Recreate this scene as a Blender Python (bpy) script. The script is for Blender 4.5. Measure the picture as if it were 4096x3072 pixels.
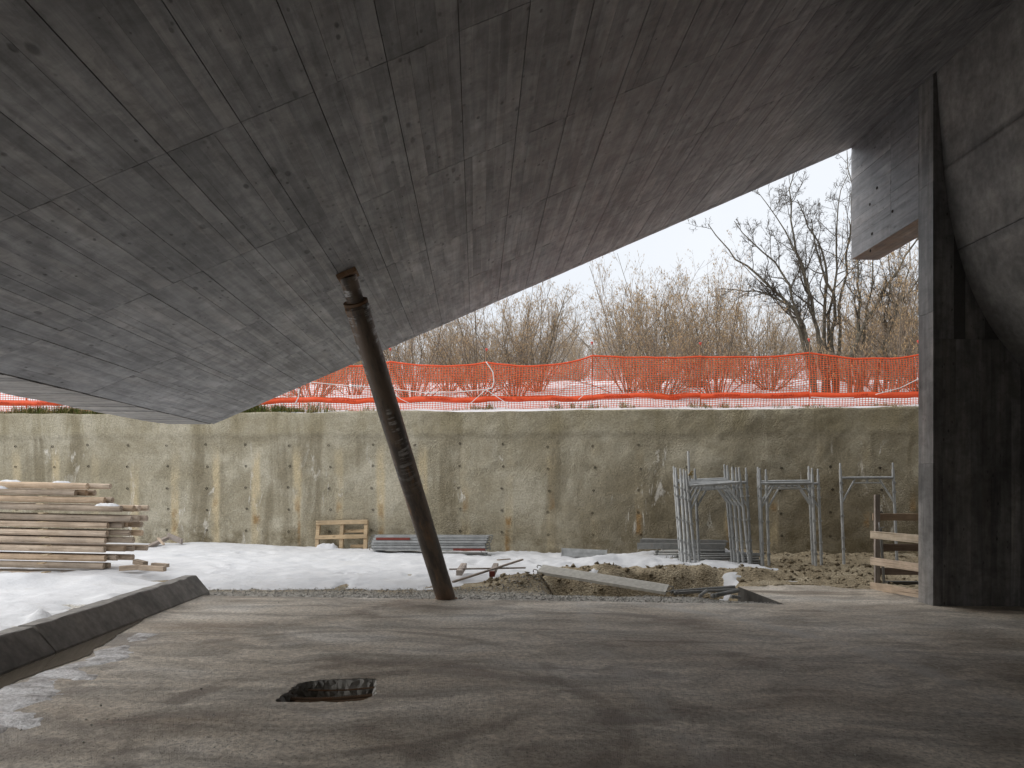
import bpy, math, random
import numpy as np
from mathutils import Matrix, Vector

for _o in list(bpy.data.objects):
    bpy.data.objects.remove(_o, do_unlink=True)
SC = bpy.context.scene
COL = SC.collection
random.seed(7)
RNG = np.random.default_rng(11)
PI = math.pi

# ------------------------------------------------------------------ camera, sky, sun, exposure
EYE = 1.6
FPX = 3000.0                      # focal length in pixels of the 4096 px wide photograph
HORIZON = 1950.0
YAW = math.atan(140 / 3000)

cam_d = bpy.data.cameras.new('camera')
cam = bpy.data.objects.new('camera', cam_d)
COL.objects.link(cam)
cam.location = (0, 0, EYE)
cam.rotation_euler = (PI / 2, 0, -YAW)
cam_d.sensor_width = 36
cam_d.lens = 36 * FPX / 4096
cam_d.shift_y = (HORIZON - 1536) / 4096
cam_d.clip_start = 0.05
cam_d.clip_end = 2000
SC.camera = cam

SUN_EL, SUN_AZ = math.radians(43), math.radians(-88)      # veiled sun over the open left side
world = bpy.data.worlds.new('World')
SC.world = world
world.use_nodes = True
wn = world.node_tree
wn.nodes.clear()
w_out = wn.nodes.new('ShaderNodeOutputWorld')
w_bg = wn.nodes.new('ShaderNodeBackground')
w_sky = wn.nodes.new('ShaderNodeTexSky')
w_sky.sky_type = 'NISHITA'
w_sky.sun_disc = False
w_sky.sun_elevation = SUN_EL
w_sky.sun_rotation = SUN_AZ
w_sky.air_density = 1.0
w_sky.dust_density = 4.0
w_mix = wn.nodes.new('ShaderNodeMix')
w_mix.data_type = 'RGBA'
w_mix.inputs['Factor'].default_value = 0.9            # closed cloud cover over the clear sky
w_tc = wn.nodes.new('ShaderNodeTexCoord')
w_no = wn.nodes.new('ShaderNodeTexNoise')
w_no.inputs['Scale'].default_value = 2.2
w_no.inputs['Detail'].default_value = 5
wn.links.new(w_tc.outputs['Generated'], w_no.inputs['Vector'])
w_rp = wn.nodes.new('ShaderNodeValToRGB')
w_rp.color_ramp.elements[0].position = 0.3
w_rp.color_ramp.elements[0].color = (7.9, 8.25, 8.75, 1)
w_rp.color_ramp.elements[1].position = 0.7
w_rp.color_ramp.elements[1].color = (8.7, 9.0, 9.4, 1)
wn.links.new(w_no.outputs['Fac'], w_rp.inputs['Fac'])
wn.links.new(w_sky.outputs['Color'], w_mix.inputs['A'])
wn.links.new(w_rp.outputs['Color'], w_mix.inputs['B'])
wn.links.new(w_mix.outputs['Result'], w_bg.inputs['Color'])
w_bg.inputs['Strength'].default_value = 0.061
wn.links.new(w_bg.outputs['Background'], w_out.inputs['Surface'])

sun_d = bpy.data.lights.new('sun', 'SUN')
sun_d.energy = 1.5
sun_d.angle = math.radians(85)
sun_d.color = (1.0, 0.97, 0.93)
sun = bpy.data.objects.new('sun', sun_d)
COL.objects.link(sun)
_sd = Vector((math.sin(SUN_AZ) * math.cos(SUN_EL), math.cos(SUN_AZ) * math.cos(SUN_EL), math.sin(SUN_EL)))
sun.rotation_euler = (-_sd).to_track_quat('-Z', 'Y').to_euler()
sun.location = (-30, 1, 28)

SC.view_settings.view_transform = 'Standard'
SC.view_settings.look = 'None'
SC.view_settings.exposure = 0.95
SC.view_settings.gamma = 1
SC.view_settings.use_curve_mapping = False
SC.cycles.max_bounces = 6
SC.cycles.diffuse_bounces = 4
SC.cycles.caustics_reflective = False
SC.cycles.caustics_refractive = False

# ------------------------------------------------------------------ from the photograph's pixels to points in the place
CAM = np.array([0, 0, EYE])
def ray(px, py):
    u = (px - 2048) / FPX
    return np.array([math.sin(YAW) + u * math.cos(YAW), math.cos(YAW) - u * math.sin(YAW), (HORIZON - py) / FPX])
def atD(px, py, D): return CAM + ray(px, py) * D
def atY(px, py, Y): r = ray(px, py); return CAM + r * (Y / r[1])
def atP(px, py, n, d):
    r = ray(px, py); n = np.array(n, float)
    return CAM + r * ((d - n @ CAM) / (n @ r))
def fz(x): return -0.014 * (x + 0.45)                    # the slab drains a little to the right
def atF(px, py): return atP(px, py, (0.014, 0, 1), -0.0063)
W0 = np.array([-11.436, 18.553]); W1 = np.array([9.731, 15.964])      # retaining wall line
WD = (W1 - W0) / np.linalg.norm(W1 - W0)
WNRM = np.array([-WD[1], WD[0]])                          # pointing away from the camera
if WNRM[1] < 0: WNRM = -WNRM
WTOP = 3.35
def atW(px, py, off=0.0):
    n = (WNRM[0], WNRM[1], 0)
    return atP(px, py, n, float(WNRM @ W0) + off)
def wall_pt(t, off, z):
    p = W0 + WD * t + WNRM * off
    return np.array([p[0], p[1], z])
def wall_s(x, y): return (x - W0[0]) * WNRM[0] + (y - W0[1]) * WNRM[1]
def wall_t(p): return float((np.array(p[:2]) - W0) @ WD)

# ------------------------------------------------------------------ helpers
def tag(o, label=None, cat=None, group=None, kind=None):
    if label: o['label'] = label
    if cat: o['category'] = cat
    if group: o['group'] = group
    if kind: o['kind'] = kind
    return o
def link(name, mesh, mat=None, parent=None, mw=None):
    o = bpy.data.objects.new(name, mesh)
    COL.objects.link(o)
    if mat is not None and mesh is not None and len(mesh.materials) == 0:
        mesh.materials.append(mat)
    if parent is not None:
        o.parent = parent
        o.matrix_parent_inverse = parent.matrix_basis.inverted()
        if parent.parent is not None:
            o.matrix_parent_inverse = (parent.parent.matrix_basis @ parent.matrix_parent_inverse.inverted() @ parent.matrix_basis).inverted() if False else parent.matrix_basis.inverted()
    if mw is not None:
        o.matrix_basis = mw
    return o
def empty(name, loc):
    o = bpy.data.objects.new(name, None)
    COL.objects.link(o)
    o.location = Vector([float(v) for v in loc])
    o.empty_display_size = 0.2
    return o
def mesh_np(name, verts, quads, tris=None, smooth=False, fattr=None):
    """quads (n,4) and/or tris (n,3) index arrays into a mesh, quickly"""
    me = bpy.data.meshes.new(name)
    verts = np.asarray(verts, np.float32)
    parts, starts, n0 = [], [], 0
    if quads is not None and len(quads):
        q = np.asarray(quads, np.int32); parts.append(q.ravel()); starts.append(np.arange(len(q)) * 4); n0 = len(q) * 4
    if tris is not None and len(tris):
        t = np.asarray(tris, np.int32); parts.append(t.ravel()); starts.append(n0 + np.arange(len(t)) * 3)
    loops = np.concatenate(parts); st = np.concatenate(starts).astype(np.int32)
    me.vertices.add(len(verts)); me.vertices.foreach_set('co', verts.ravel())
    me.loops.add(len(loops)); me.loops.foreach_set('vertex_index', loops)
    me.polygons.add(len(st)); me.polygons.foreach_set('loop_start', st)
    if smooth: me.polygons.foreach_set('use_smooth', np.ones(len(st), bool))
    me.update(calc_edges=True)
    if fattr is not None:
        a = me.attributes.new('brd', 'FLOAT', 'FACE'); a.data.foreach_set('value', np.asarray(fattr, np.float32))
    return me
def mesh_py(name, verts, faces, smooth=False, fattr=None):
    me = bpy.data.meshes.new(name)
    me.from_pydata([tuple(map(float, v)) for v in verts], [], [tuple(f) for f in faces])
    if smooth: me.polygons.foreach_set('use_smooth', [True] * len(me.polygons))
    me.update()
    if fattr is not None:
        a = me.attributes.new('brd', 'FLOAT', 'FACE'); a.data.foreach_set('value', np.asarray(fattr, np.float32))
    return me
class MB:
    """collects simple solids into one mesh"""
    def __init__(s): s.v, s.f, s.a = [], [], []
    def add(s, v, f, a=0.0):
        n = len(s.v); s.v += [tuple(map(float, p)) for p in v]; s.f += [tuple(i + n for i in q) for q in f]; s.a += [a] * len(f)
    def box(s, lo, hi, a=0.0):
        x0, y0, z0 = lo; x1, y1, z1 = hi
        s.add([(x0,y0,z0),(x1,y0,z0),(x1,y1,z0),(x0,y1,z0),(x0,y0,z1),(x1,y0,z1),(x1,y1,z1),(x0,y1,z1)],
              [(0,3,2,1),(4,5,6,7),(0,1,5,4),(1,2,6,5),(2,3,7,6),(3,0,4,7)], a)
    def tube(s, pts, rad, k=8, cap=True):
        pts = [np.array(p, float) for p in pts]; n = len(pts)
        if not hasattr(rad, '__len__'): rad = [rad] * n
        vs = []; u = None
        for i in range(n):
            t = pts[min(i + 1, n - 1)] - pts[max(i - 1, 0)]; t /= np.linalg.norm(t) + 1e-12
            if u is None:
                ref = np.array([0, 0, 1.0]) if abs(t[2]) < 0.9 else np.array([1.0, 0, 0])
                u = np.cross(ref, t)
            u = u - t * (u @ t); u /= np.linalg.norm(u) + 1e-12
            w = np.cross(t, u)
            for j in range(k):
                a = 2 * PI * j / k
                vs.append(pts[i] + rad[i] * (math.cos(a) * u + math.sin(a) * w))
        fs = [(i*k+j, i*k+(j+1)%k, (i+1)*k+(j+1)%k, (i+1)*k+j) for i in range(n-1) for j in range(k)]
        if cap: fs += [tuple(range(k-1, -1, -1)), tuple((n-1)*k + j for j in range(k))]
        s.add(vs, fs)
    def mesh(s, name, smooth=False): return mesh_py(name, s.v, s.f, smooth, s.a)
def orient(p0, p1, up=(0, 0, 1)):
    p0 = np.array(p0, float); x = np.array(p1, float) - p0; x /= np.linalg.norm(x)
    y = np.cross(np.array(up, float), x); y /= np.linalg.norm(y); z = np.cross(x, y)
    return Matrix(((x[0], y[0], z[0], p0[0]), (x[1], y[1], z[1], p0[1]), (x[2], y[2], z[2], p0[2]), (0, 0, 0, 1)))
def prism_mesh(name, poly, L, seed=None, jag=0.0):
    """cross-section poly (y,z) run along local +X"""
    k = len(poly); rg = random.Random(seed or 1)
    v = [(rg.uniform(0, jag), y, z) for y, z in poly] + [(L - rg.uniform(0, jag), y, z) for y, z in poly]
    f = [(i, (i+1) % k, k + (i+1) % k, k + i) for i in range(k)] + [tuple(range(k-1, -1, -1)), tuple(range(k, 2*k))]
    return mesh_py(name, v, f)
def chamfer(w, h, c):
    a, b = w / 2, h / 2
    return [(-a+c,-b),(a-c,-b),(a,-b+c),(a,b-c),(a-c,b),(-a+c,b),(-a,b-c),(-a,-b+c)]
def plank(name, p0, p1, w, h, mat, parent=None, up=(0,0,1), c=0.004):
    L = float(np.linalg.norm(np.array(p1) - np.array(p0)))
    return link(name, prism_mesh(name, chamfer(w, h, min(c, w/3, h/3)), L, hash(name) % 97 + int(L*100), 0.006), mat, parent, orient(p0, p1, up))
def pipe(name, pts, r, mat, parent=None, k=10, smooth=True):
    o0 = np.array(pts[0], float)
    b = MB(); b.tube([np.array(p) - o0 for p in pts], r, k)
    return link(name, b.mesh(name, smooth), mat, parent, Matrix.Translation(Vector([float(v) for v in o0])))

def _h(ix, iy, seed):
    n = (ix * 374761393 + iy * 668265263 + seed * 974634777) & 0x7fffffff
    n = ((n ^ (n >> 13)) * 1274126177) & 0x7fffffff
    n = n ^ (n >> 16)
    return (n & 0xffff) / 65535.0
def vnoise(x, y, seed=0):
    x = np.asarray(x, float); y = np.asarray(y, float)
    ix = np.floor(x).astype(np.int64); iy = np.floor(y).astype(np.int64)
    fx = x - ix; fy = y - iy
    fx = fx * fx * (3 - 2 * fx); fy = fy * fy * (3 - 2 * fy)
    a = _h(ix, iy, seed); b = _h(ix + 1, iy, seed); c = _h(ix, iy + 1, seed); d = _h(ix + 1, iy + 1, seed)
    return (a * (1 - fx) + b * fx) * (1 - fy) + (c * (1 - fx) + d * fx) * fy
def fbm(x, y, o=4, seed=0):
    s = 0; a = 0.5; t = 0
    for i in range(o):
        s = s + a * (vnoise(x * 2**i, y * 2**i, seed + i * 17) - 0.5) * 2; t += a; a *= 0.5
    return s / t
def sstep(a, b, x):
    t = np.clip((x - a) / (b - a), 0, 1); return t * t * (3 - 2 * t)
def grid_quads(nx, ny):
    i = np.arange(nx * ny).reshape(ny, nx)
    return np.stack([i[:-1, :-1], i[:-1, 1:], i[1:, 1:], i[1:, :-1]], -1).reshape(-1, 4)

# ------------------------------------------------------------------ materials
def nd(nt, typ, ins=None, **pr):
    n = nt.nodes.new('ShaderNode' + typ)
    for k, v in pr.items(): setattr(n, k, v)
    for k, v in (ins or {}).items():
        if isinstance(v, bpy.types.NodeSocket): nt.links.new(v, n.inputs[k])
        else: n.inputs[k].default_value = v
    return n
class Mat:
    def __init__(s, name, rough=0.85, metal=0.0, spec=0.3):
        s.m = bpy.data.materials.new(name); s.m.use_nodes = True; s.nt = s.m.node_tree
        s.b = s.nt.nodes['Principled BSDF']
        s.b.inputs['Roughness'].default_value = rough; s.b.inputs['Metallic'].default_value = metal
        s.b.inputs['Specular IOR Level'].default_value = spec
        s.geo = nd(s.nt, 'NewGeometry'); s.tc = nd(s.nt, 'TexCoord')
        s.pos = s.geo.outputs['Position']; s.obj = s.tc.outputs['Object']
    def sc(s, vec, v): return nd(s.nt, 'VectorMath', {0: vec, 1: v}, operation='MULTIPLY').outputs[0]
    def addv(s, vec, v): return nd(s.nt, 'VectorMath', {0: vec, 1: v}, operation='ADD').outputs[0]
    def noise(s, vec, scale=1.0, detail=4.0, rough=0.55, dist=0.0):
        return nd(s.nt, 'TexNoise', {'Vector': vec, 'Scale': scale, 'Detail': detail, 'Roughness': rough, 'Distortion': dist}).outputs['Fac']
    def voro(s, vec, scale=1.0, feature='F1'):
        n = nd(s.nt, 'TexVoronoi', {'Vector': vec, 'Scale': scale}, feature=feature); return n.outputs['Distance'], n.outputs['Color'] if 'Color' in n.outputs else None
    def ma(s, op, a, b=0.0, c=0.0): return nd(s.nt, 'Math', {0: a, 1: b, 2: c}, operation=op).outputs[0]
    def mr(s, v, a, b, c=0.0, d=1.0): return nd(s.nt, 'MapRange', {'Value': v, 'From Min': a, 'From Max': b, 'To Min': c, 'To Max': d}, interpolation_type='SMOOTHSTEP').outputs[0]
    def ramp(s, fac, stops):
        n = nd(s.nt, 'ValToRGB', {'Fac': fac}); e = n.color_ramp.elements
        while len(e) < len(stops): e.new(0.5)
        for x, (p, c) in zip(e, stops): x.position = p; x.color = (*c, 1)
        return n.outputs['Color']
    def mix(s, fac, a, b, mode='MIX'):
        n = nd(s.nt, 'Mix', data_type='RGBA', blend_type=mode)
        for k, v in (('Factor', fac), ('A', a), ('B', b)):
            i = n.inputs[k] if k == 'Factor' else [q for q in n.inputs if q.name == k and q.type == 'RGBA'][0]
            if isinstance(v, bpy.types.NodeSocket): s.nt.links.new(v, i)
            else: i.default_value = v if k == 'Factor' else (*v, 1)
        return [q for q in n.outputs if q.type == 'RGBA'][0]
    def scale(s, col, f):                                  # colour times a value
        c = nd(s.nt, 'CombineXYZ', {0: f, 1: f, 2: f}).outputs[0]
        return nd(s.nt, 'VectorMath', {0: col, 1: c}, operation='MULTIPLY').outputs[0]
    def attr(s, name): return nd(s.nt, 'Attribute', attribute_name=name).outputs['Fac']
    def rnd(s): return nd(s.nt, 'ObjectInfo').outputs['Random']
    def bump(s, h, strength=0.4, dist=0.02, normal=None):
        ins = {'Height': h, 'Strength': strength, 'Distance': dist}
        if normal is not None: ins['Normal'] = normal
        return nd(s.nt, 'Bump', ins).outputs['Normal']
    def out(s, col=None, rough=None, normal=None):
        for k, v in (('Base Color', col), ('Roughness', rough), ('Normal', normal)):
            if v is None: continue
            if isinstance(v, bpy.types.NodeSocket): s.nt.links.new(v, s.b.inputs[k])
            else: s.b.inputs[k].default_value = (*v, 1) if k == 'Base Color' else v
        return s.m

def board_concrete(name, base, along, tone=(0.94, 1.05), knots=0.12, blotch=1.0, warm=0.0):
    """concrete cast against sawn boards: the grain, knots and stains of each board are printed in it"""
    s = Mat(name, 0.5, spec=0.5)
    brd = s.attr('brd')
    off = nd(s.nt, 'CombineXYZ', {0: s.ma('MULTIPLY', brd, 37.0), 1: s.ma('MULTIPLY', brd, 91.0), 2: s.ma('MULTIPLY', brd, 53.0)}).outputs[0]
    p = s.addv(s.pos, off)
    hi, lo = 34.0, 1.6
    sc = [hi, hi, hi]; sc[along] = lo
    grain = s.noise(s.sc(p, tuple(sc)), 1.0, 5, 0.62, 0.6)
    sc2 = [9.0, 9.0, 9.0]; sc2[along] = 0.9
    band = s.noise(s.sc(p, tuple(sc2)), 1.0, 3, 0.5, 1.2)
    bl = s.noise(s.sc(s.pos, (1.0, 0.75, 1.0)), 0.9, 5, 0.6)
    bl2 = s.noise(s.sc(p, tuple([3.2 if i != along else 0.6 for i in range(3)])), 1.0, 4, 0.6)
    t = s.mr(brd, 0, 1, tone[0], tone[1])
    t = s.ma('MULTIPLY', t, s.mr(grain, 0.25, 0.75, 0.90, 1.08))
    t = s.ma('MULTIPLY', t, s.mr(band, 0.28, 0.70, 0.80, 1.12))
    t = s.ma('MULTIPLY', t, s.mr(bl, 0.3, 0.7, 1 - 0.22 * blotch, 1 + 0.16 * blotch))
    t = s.ma('MULTIPLY', t, s.mr(bl2, 0.34, 0.62, 1 - 0.30 * blotch, 1.10))
    ks = [7.5, 7.5, 7.5]; ks[along] = 3.6
    kd, kc = s.voro(s.sc(p, tuple(ks)), 1.0)
    kr = nd(s.nt, 'SeparateColor', {0: kc})
    ksize = s.ma('MULTIPLY', kr.outputs[1], knots)
    kn = s.ma('SUBTRACT', 1.0, s.mr(kd, s.ma('MULTIPLY', ksize, 0.45), ksize))
    kn = s.ma('MULTIPLY', kn, s.mr(kr.outputs[0], 0.35, 0.45))
    ks2 = [16.0, 16.0, 16.0]; ks2[along] = 9.0
    kd2, kc2 = s.voro(s.sc(p, tuple(ks2)), 1.0)
    kr2 = nd(s.nt, 'SeparateColor', {0: kc2})
    kn2 = s.ma('MULTIPLY', s.ma('SUBTRACT', 1.0, s.mr(kd2, s.ma('MULTIPLY', kr2.outputs[1], 0.12), s.ma('MULTIPLY', kr2.outputs[1], 0.34))), s.mr(kr2.outputs[0], 0.55, 0.62))
    clus = s.mr(s.noise(s.pos, 1.4, 4, 0.6), 0.40, 0.62, 0.5, 1.0)
    kall = s.ma('MULTIPLY', s.ma('MAXIMUM', kn, kn2), clus)
    fine = s.noise(s.sc(s.pos, (6.0, 4.0, 6.0)), 1.0, 6, 0.72, 0.4)
    t = s.ma('MULTIPLY', t, s.mr(fine, 0.36, 0.60, 1 - 0.26 * blotch, 1.06))
    wave = s.noise(s.sc(s.pos, (1.6, 5.0, 1.6)), 1.0, 5, 0.65, 0.6)
    t = s.ma('MULTIPLY', t, s.mr(wave, 0.36, 0.62, 1 - 0.13 * blotch, 1.05))
    s3 = [15.0, 15.0, 15.0]; s3[along] = 0.28
    strk = s.noise(s.sc(p, tuple(s3)), 1.0, 4, 0.6, 0.2)
    t = s.ma('MULTIPLY', t, s.mr(strk, 0.34, 0.64, 0.85, 1.09))
    t = s.ma('MULTIPLY', t, s.ma('SUBTRACT', 1.0, s.ma('MULTIPLY', kall, 0.72)))
    hue = s.mix(s.mr(bl2, 0.45, 0.7), base, tuple(np.array(base) * (1.03, 0.99, 0.95)))
    if warm: hue = s.mix(s.mr(s.noise(s.pos, 1.6, 5, 0.65), 0.45, 0.65, 0, warm), hue, (0.30, 0.20, 0.11))
    col = s.scale(hue, t)
    hgt = s.ma('SUBTRACT', s.ma('ADD', s.ma('MULTIPLY', grain, 0.6), s.ma('MULTIPLY', band, 0.5)), s.ma('MULTIPLY', kall, 0.8))
    return s.out(col, s.mr(grain, 0.3, 0.7, 0.38, 0.6), s.bump(hgt, 0.4, 0.006))

def plain_concrete(name, base, streak=0.0):
    s = Mat(name, 0.7, spec=0.3)
    a = s.noise(s.pos, 1.3, 6, 0.65); b = s.noise(s.pos, 11.0, 4, 0.6)
    st = s.noise(s.sc(s.pos, (5.0, 5.0, 0.45)), 1.0, 4, 0.6)
    t = s.ma('MULTIPLY', s.mr(a, 0.34, 0.66, 0.70, 1.22), s.mr(b, 0.3, 0.7, 0.82, 1.14))
    t = s.ma('MULTIPLY', t, s.mr(st, 0.35, 0.65, 0.9, 1.06))
    pit, _ = s.voro(s.pos, 17.0)
    t = s.ma('MULTIPLY', t, s.mr(pit, 0.05, 0.12, 0.72, 1.0))
    col = s.scale(s.mix(a, base, tuple(np.array(base) * (1.05, 1.0, 0.93))), t)
    if streak:
        w = s.noise(s.sc(s.pos, (9.0, 1.4, 0.35)), 1.0, 5, 0.6, 0.4)
        w = s.ma('MULTIPLY', s.mr(w, 0.60, 0.74), s.mr(s.noise(s.pos, 0.9, 3), 0.42, 0.6))
        col = s.mix(s.ma('MULTIPLY', w, streak), col, (0.36, 0.36, 0.37))
    return s.out(col, None, s.bump(s.ma('ADD', b, s.ma('MULTIPLY', s.noise(s.pos, 70.0, 3), 0.4)), 0.3, 0.008))

def wood(name, base, dark, var=0.25, endgreen=False):
    s = Mat(name, 0.78, spec=0.2)
    r = s.rnd(); off = nd(s.nt, 'CombineXYZ', {0: s.ma('MULTIPLY', r, 41.0), 1: s.ma('MULTIPLY', r, 17.0), 2: 0.0}).outputs[0]
    p = s.addv(s.obj, off)
    g = s.noise(s.sc(p, (2.2, 60.0, 60.0)), 1.0, 5, 0.7, 0.6)
    b = s.noise(s.sc(p, (1.0, 4.0, 4.0)), 1.2, 4, 0.6)
    c = s.mix(s.mr(g, 0.3, 0.72), dark, base)
    c = s.mix(s.mr(b, 0.45, 0.75, 0, 0.5), c, tuple(np.array(base) * (0.82, 0.85, 0.92)))
    kd, kc = s.voro(s.sc(p, (3.0, 9.0, 9.0)), 1.0)
    c = s.mix(s.ma('MULTIPLY', s.ma('SUBTRACT', 1.0, s.mr(kd, 0.06, 0.16)), 0.75), c, tuple(np.array(dark) * 0.45))
    crack = s.noise(s.sc(p, (0.9, 75.0, 75.0)), 1.0, 3, 0.5)
    c = s.mix(s.mr(crack, 0.61, 0.66, 0, 0.75), c, tuple(np.array(dark) * 0.4))
    r2 = s.ma('FRACT', s.ma('MULTIPLY', r, 7.31))
    c = s.mix(s.mr(r2, 0.55, 1.0, 0, var * 1.6), c, tuple(np.array(base) * (0.80, 0.62, 0.42)))
    c = s.scale(c, s.mr(r, 0, 1, 1 - var, 1 + var * 0.7))
    c = s.scale(c, s.mr(s.noise(p, 2.2, 5, 0.7), 0.3, 0.7, 0.78, 1.15))
    return s.out(c, None, s.bump(g, 0.4, 0.006))

def steel(name, base, metal=0.35, rough=0.5, rust=0.0):
    s = Mat(name, rough, metal, 0.5)
    a = s.noise(s.pos, 7.0, 5, 0.65); b = s.noise(s.pos, 46.0, 3, 0.6)
    r = s.rnd()
    c = s.scale(s.mix(s.mr(a, 0.35, 0.7), tuple(np.array(base) * 0.72), base), s.mr(r, 0, 1, 0.82, 1.12))
    c = s.mix(s.mr(b, 0.6, 0.75, 0, 0.35), c, tuple(np.array(base) * 0.5))
    if rust: c = s.mix(s.mr(a, 0.52, 0.66, 0, rust), c, (0.17, 0.075, 0.03))
    return s.out(c, s.mr(b, 0.3, 0.7, rough - 0.08, rough + 0.15), s.bump(b, 0.15, 0.003))

def flat(name, c, rough=0.8, spec=0.2, var=0.1):
    s = Mat(name, rough, 0, spec)
    a = s.noise(s.pos, 14.0, 4, 0.6)
    return s.out(s.scale(s.mix(0.0, c, c), s.mr(a, 0.3, 0.7, 1 - var, 1 + var)))

M = {}
M['soffit'] = board_concrete('board_marked_concrete', (0.325, 0.331, 0.348), 1, knots=0.28)
M['soffit_flat'] = board_concrete('board_marked_concrete_across', (0.34, 0.335, 0.335), 0, knots=0.14)
M['beam'] = board_concrete('board_marked_concrete_beam', (0.25, 0.248, 0.258), 1, (0.92, 1.06), 0.2, 0.7)
M['beam_under'] = board_concrete('stained_beam_soffit', (0.26, 0.22, 0.17), 1, (0.8, 1.1), 0.15, 1.0, 0.8)
M['pier'] = board_concrete('board_marked_concrete_upright', (0.26, 0.254, 0.25), 2, (0.62, 1.1), 0.06)
M['joint'] = flat('cement_joint', (0.09, 0.088, 0.085))
M['shell'] = plain_concrete('smooth_dark_concrete', (0.26, 0.258, 0.256), 0.55)
M['kerb'] = plain_concrete('kerb_concrete', (0.24, 0.232, 0.222))
M['rough'] = plain_concrete('broken_concrete', (0.38, 0.37, 0.35))
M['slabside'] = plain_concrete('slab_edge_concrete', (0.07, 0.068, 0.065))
M['log'] = wood('weathered_timber', (0.60, 0.50, 0.395), (0.37, 0.285, 0.21))
M['pallet'] = wood('pallet_pine', (0.58, 0.45, 0.29), (0.40, 0.28, 0.16), 0.12)
M['board'] = wood('site_board', (0.55, 0.44, 0.335), (0.34, 0.265, 0.20), 0.25)
M['greywood'] = wood('grey_weathered_wood', (0.48, 0.42, 0.37), (0.30, 0.25, 0.215), 0.2)
M['palewood'] = wood('pale_board', (0.66, 0.57, 0.45), (0.48, 0.39, 0.29), 0.1)
M['darkwood'] = wood('dark_wet_board', (0.24, 0.185, 0.145), (0.13, 0.10, 0.08), 0.2)
M['galv'] = steel('galvanised_steel', (0.49, 0.50, 0.495), 0.15)
M['galv_dull'] = steel('dull_galvanised_steel', (0.30, 0.30, 0.285), 0.25, 0.6, 0.25)
M['rebar'] = steel('rusty_rebar', (0.26, 0.165, 0.10), 0.2, 0.75, 0.7)
M['redpaint'] = flat('worn_red_paint', (0.20, 0.055, 0.045), 0.7)
M['redcap'] = flat('red_plastic_cap', (0.62, 0.10, 0.07), 0.5)
M['orange'] = flat('orange_plastic_net', (0.80, 0.13, 0.035), 0.55, 0.3, 0.08)
M['orangeband'] = flat('orange_plastic_band', (0.80, 0.10, 0.03), 0.5, 0.3, 0.08)
M['print'] = flat('dark_red_print', (0.33, 0.035, 0.02), 0.6)
M['tape'] = flat('white_tape', (0.74, 0.74, 0.72), 0.6)
M['deckgrey'] = flat('dusty_aluminium_deck', (0.56, 0.535, 0.48), 0.7, 0.2, 0.12)
M['hole'] = flat('dark_weep_pipe', (0.025, 0.02, 0.016), 0.9)
M['shim'] = wood('pale_shim', (0.60, 0.50, 0.36), (0.42, 0.32, 0.2), 0.2)
M['bark'] = flat('grey_brown_bark', (0.20, 0.17, 0.13), 0.9, 0.1, 0.35)
M['bark_tall'] = flat('mossy_grey_bark', (0.13, 0.116, 0.09), 0.9, 0.1, 0.35)
M['twig'] = flat('brown_twigs', (0.30, 0.245, 0.19), 0.9, 0.1, 0.3)
M['twig_tall'] = flat('dark_twigs', (0.095, 0.08, 0.064), 0.9, 0.1, 0.3)
M['farwood'] = flat('far_bare_wood', (0.36, 0.31, 0.26), 0.95, 0.05, 0.2)
M['catkin'] = flat('tan_catkins', (0.50, 0.355, 0.20), 0.85, 0.1, 0.25)
M['grass'] = flat('winter_grass', (0.11, 0.13, 0.035), 0.85, 0.1, 0.5)
M['drygrass'] = flat('dry_weeds', (0.26, 0.20, 0.10), 0.85, 0.1, 0.4)
M['bolt'] = flat('brass_coupler', (0.30, 0.22, 0.10), 0.5)

def mk_pipe():
    s = Mat('rust_brown_steel_tube', 0.42, 0.25, 0.5)
    a = s.noise(s.sc(s.obj, (1.6, 6.0, 6.0)), 1.0, 6, 0.65); b = s.noise(s.obj, 30.0, 4, 0.6)
    c = s.mix(s.mr(a, 0.42, 0.6), (0.075, 0.064, 0.056), (0.155, 0.118, 0.09))
    c = s.mix(s.mr(s.noise(s.sc(s.obj, (0.7, 3.0, 3.0)), 1.0, 5, 0.7), 0.55, 0.66, 0, 0.75), c, (0.30, 0.165, 0.075))
    sc = s.noise(s.sc(s.obj, (14.0, 2.5, 2.5)), 1.0, 6, 0.75)
    sc2 = s.noise(s.sc(s.obj, (0.7, 4.0, 4.0)), 1.0, 3, 0.5)
    ox = nd(s.nt, 'SeparateXYZ', {0: s.obj}).outputs[0]
    hi = s.mr(ox, 1.6, 3.0)
    c = s.mix(s.ma('MULTIPLY', s.ma('MULTIPLY', s.mr(sc, 0.50, 0.60), s.mr(sc2, 0.46, 0.56)), s.ma('MULTIPLY', hi, 0.85)), c, (0.50, 0.50, 0.49))
    c = s.mix(s.mr(ox, 0.05, 0.5, 0.55, 0), c, (0.16, 0.085, 0.045))
    return s.out(c, s.mr(b, 0.3, 0.7, 0.36, 0.6), s.bump(b, 0.2, 0.004))
M['tube'] = mk_pipe()

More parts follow.
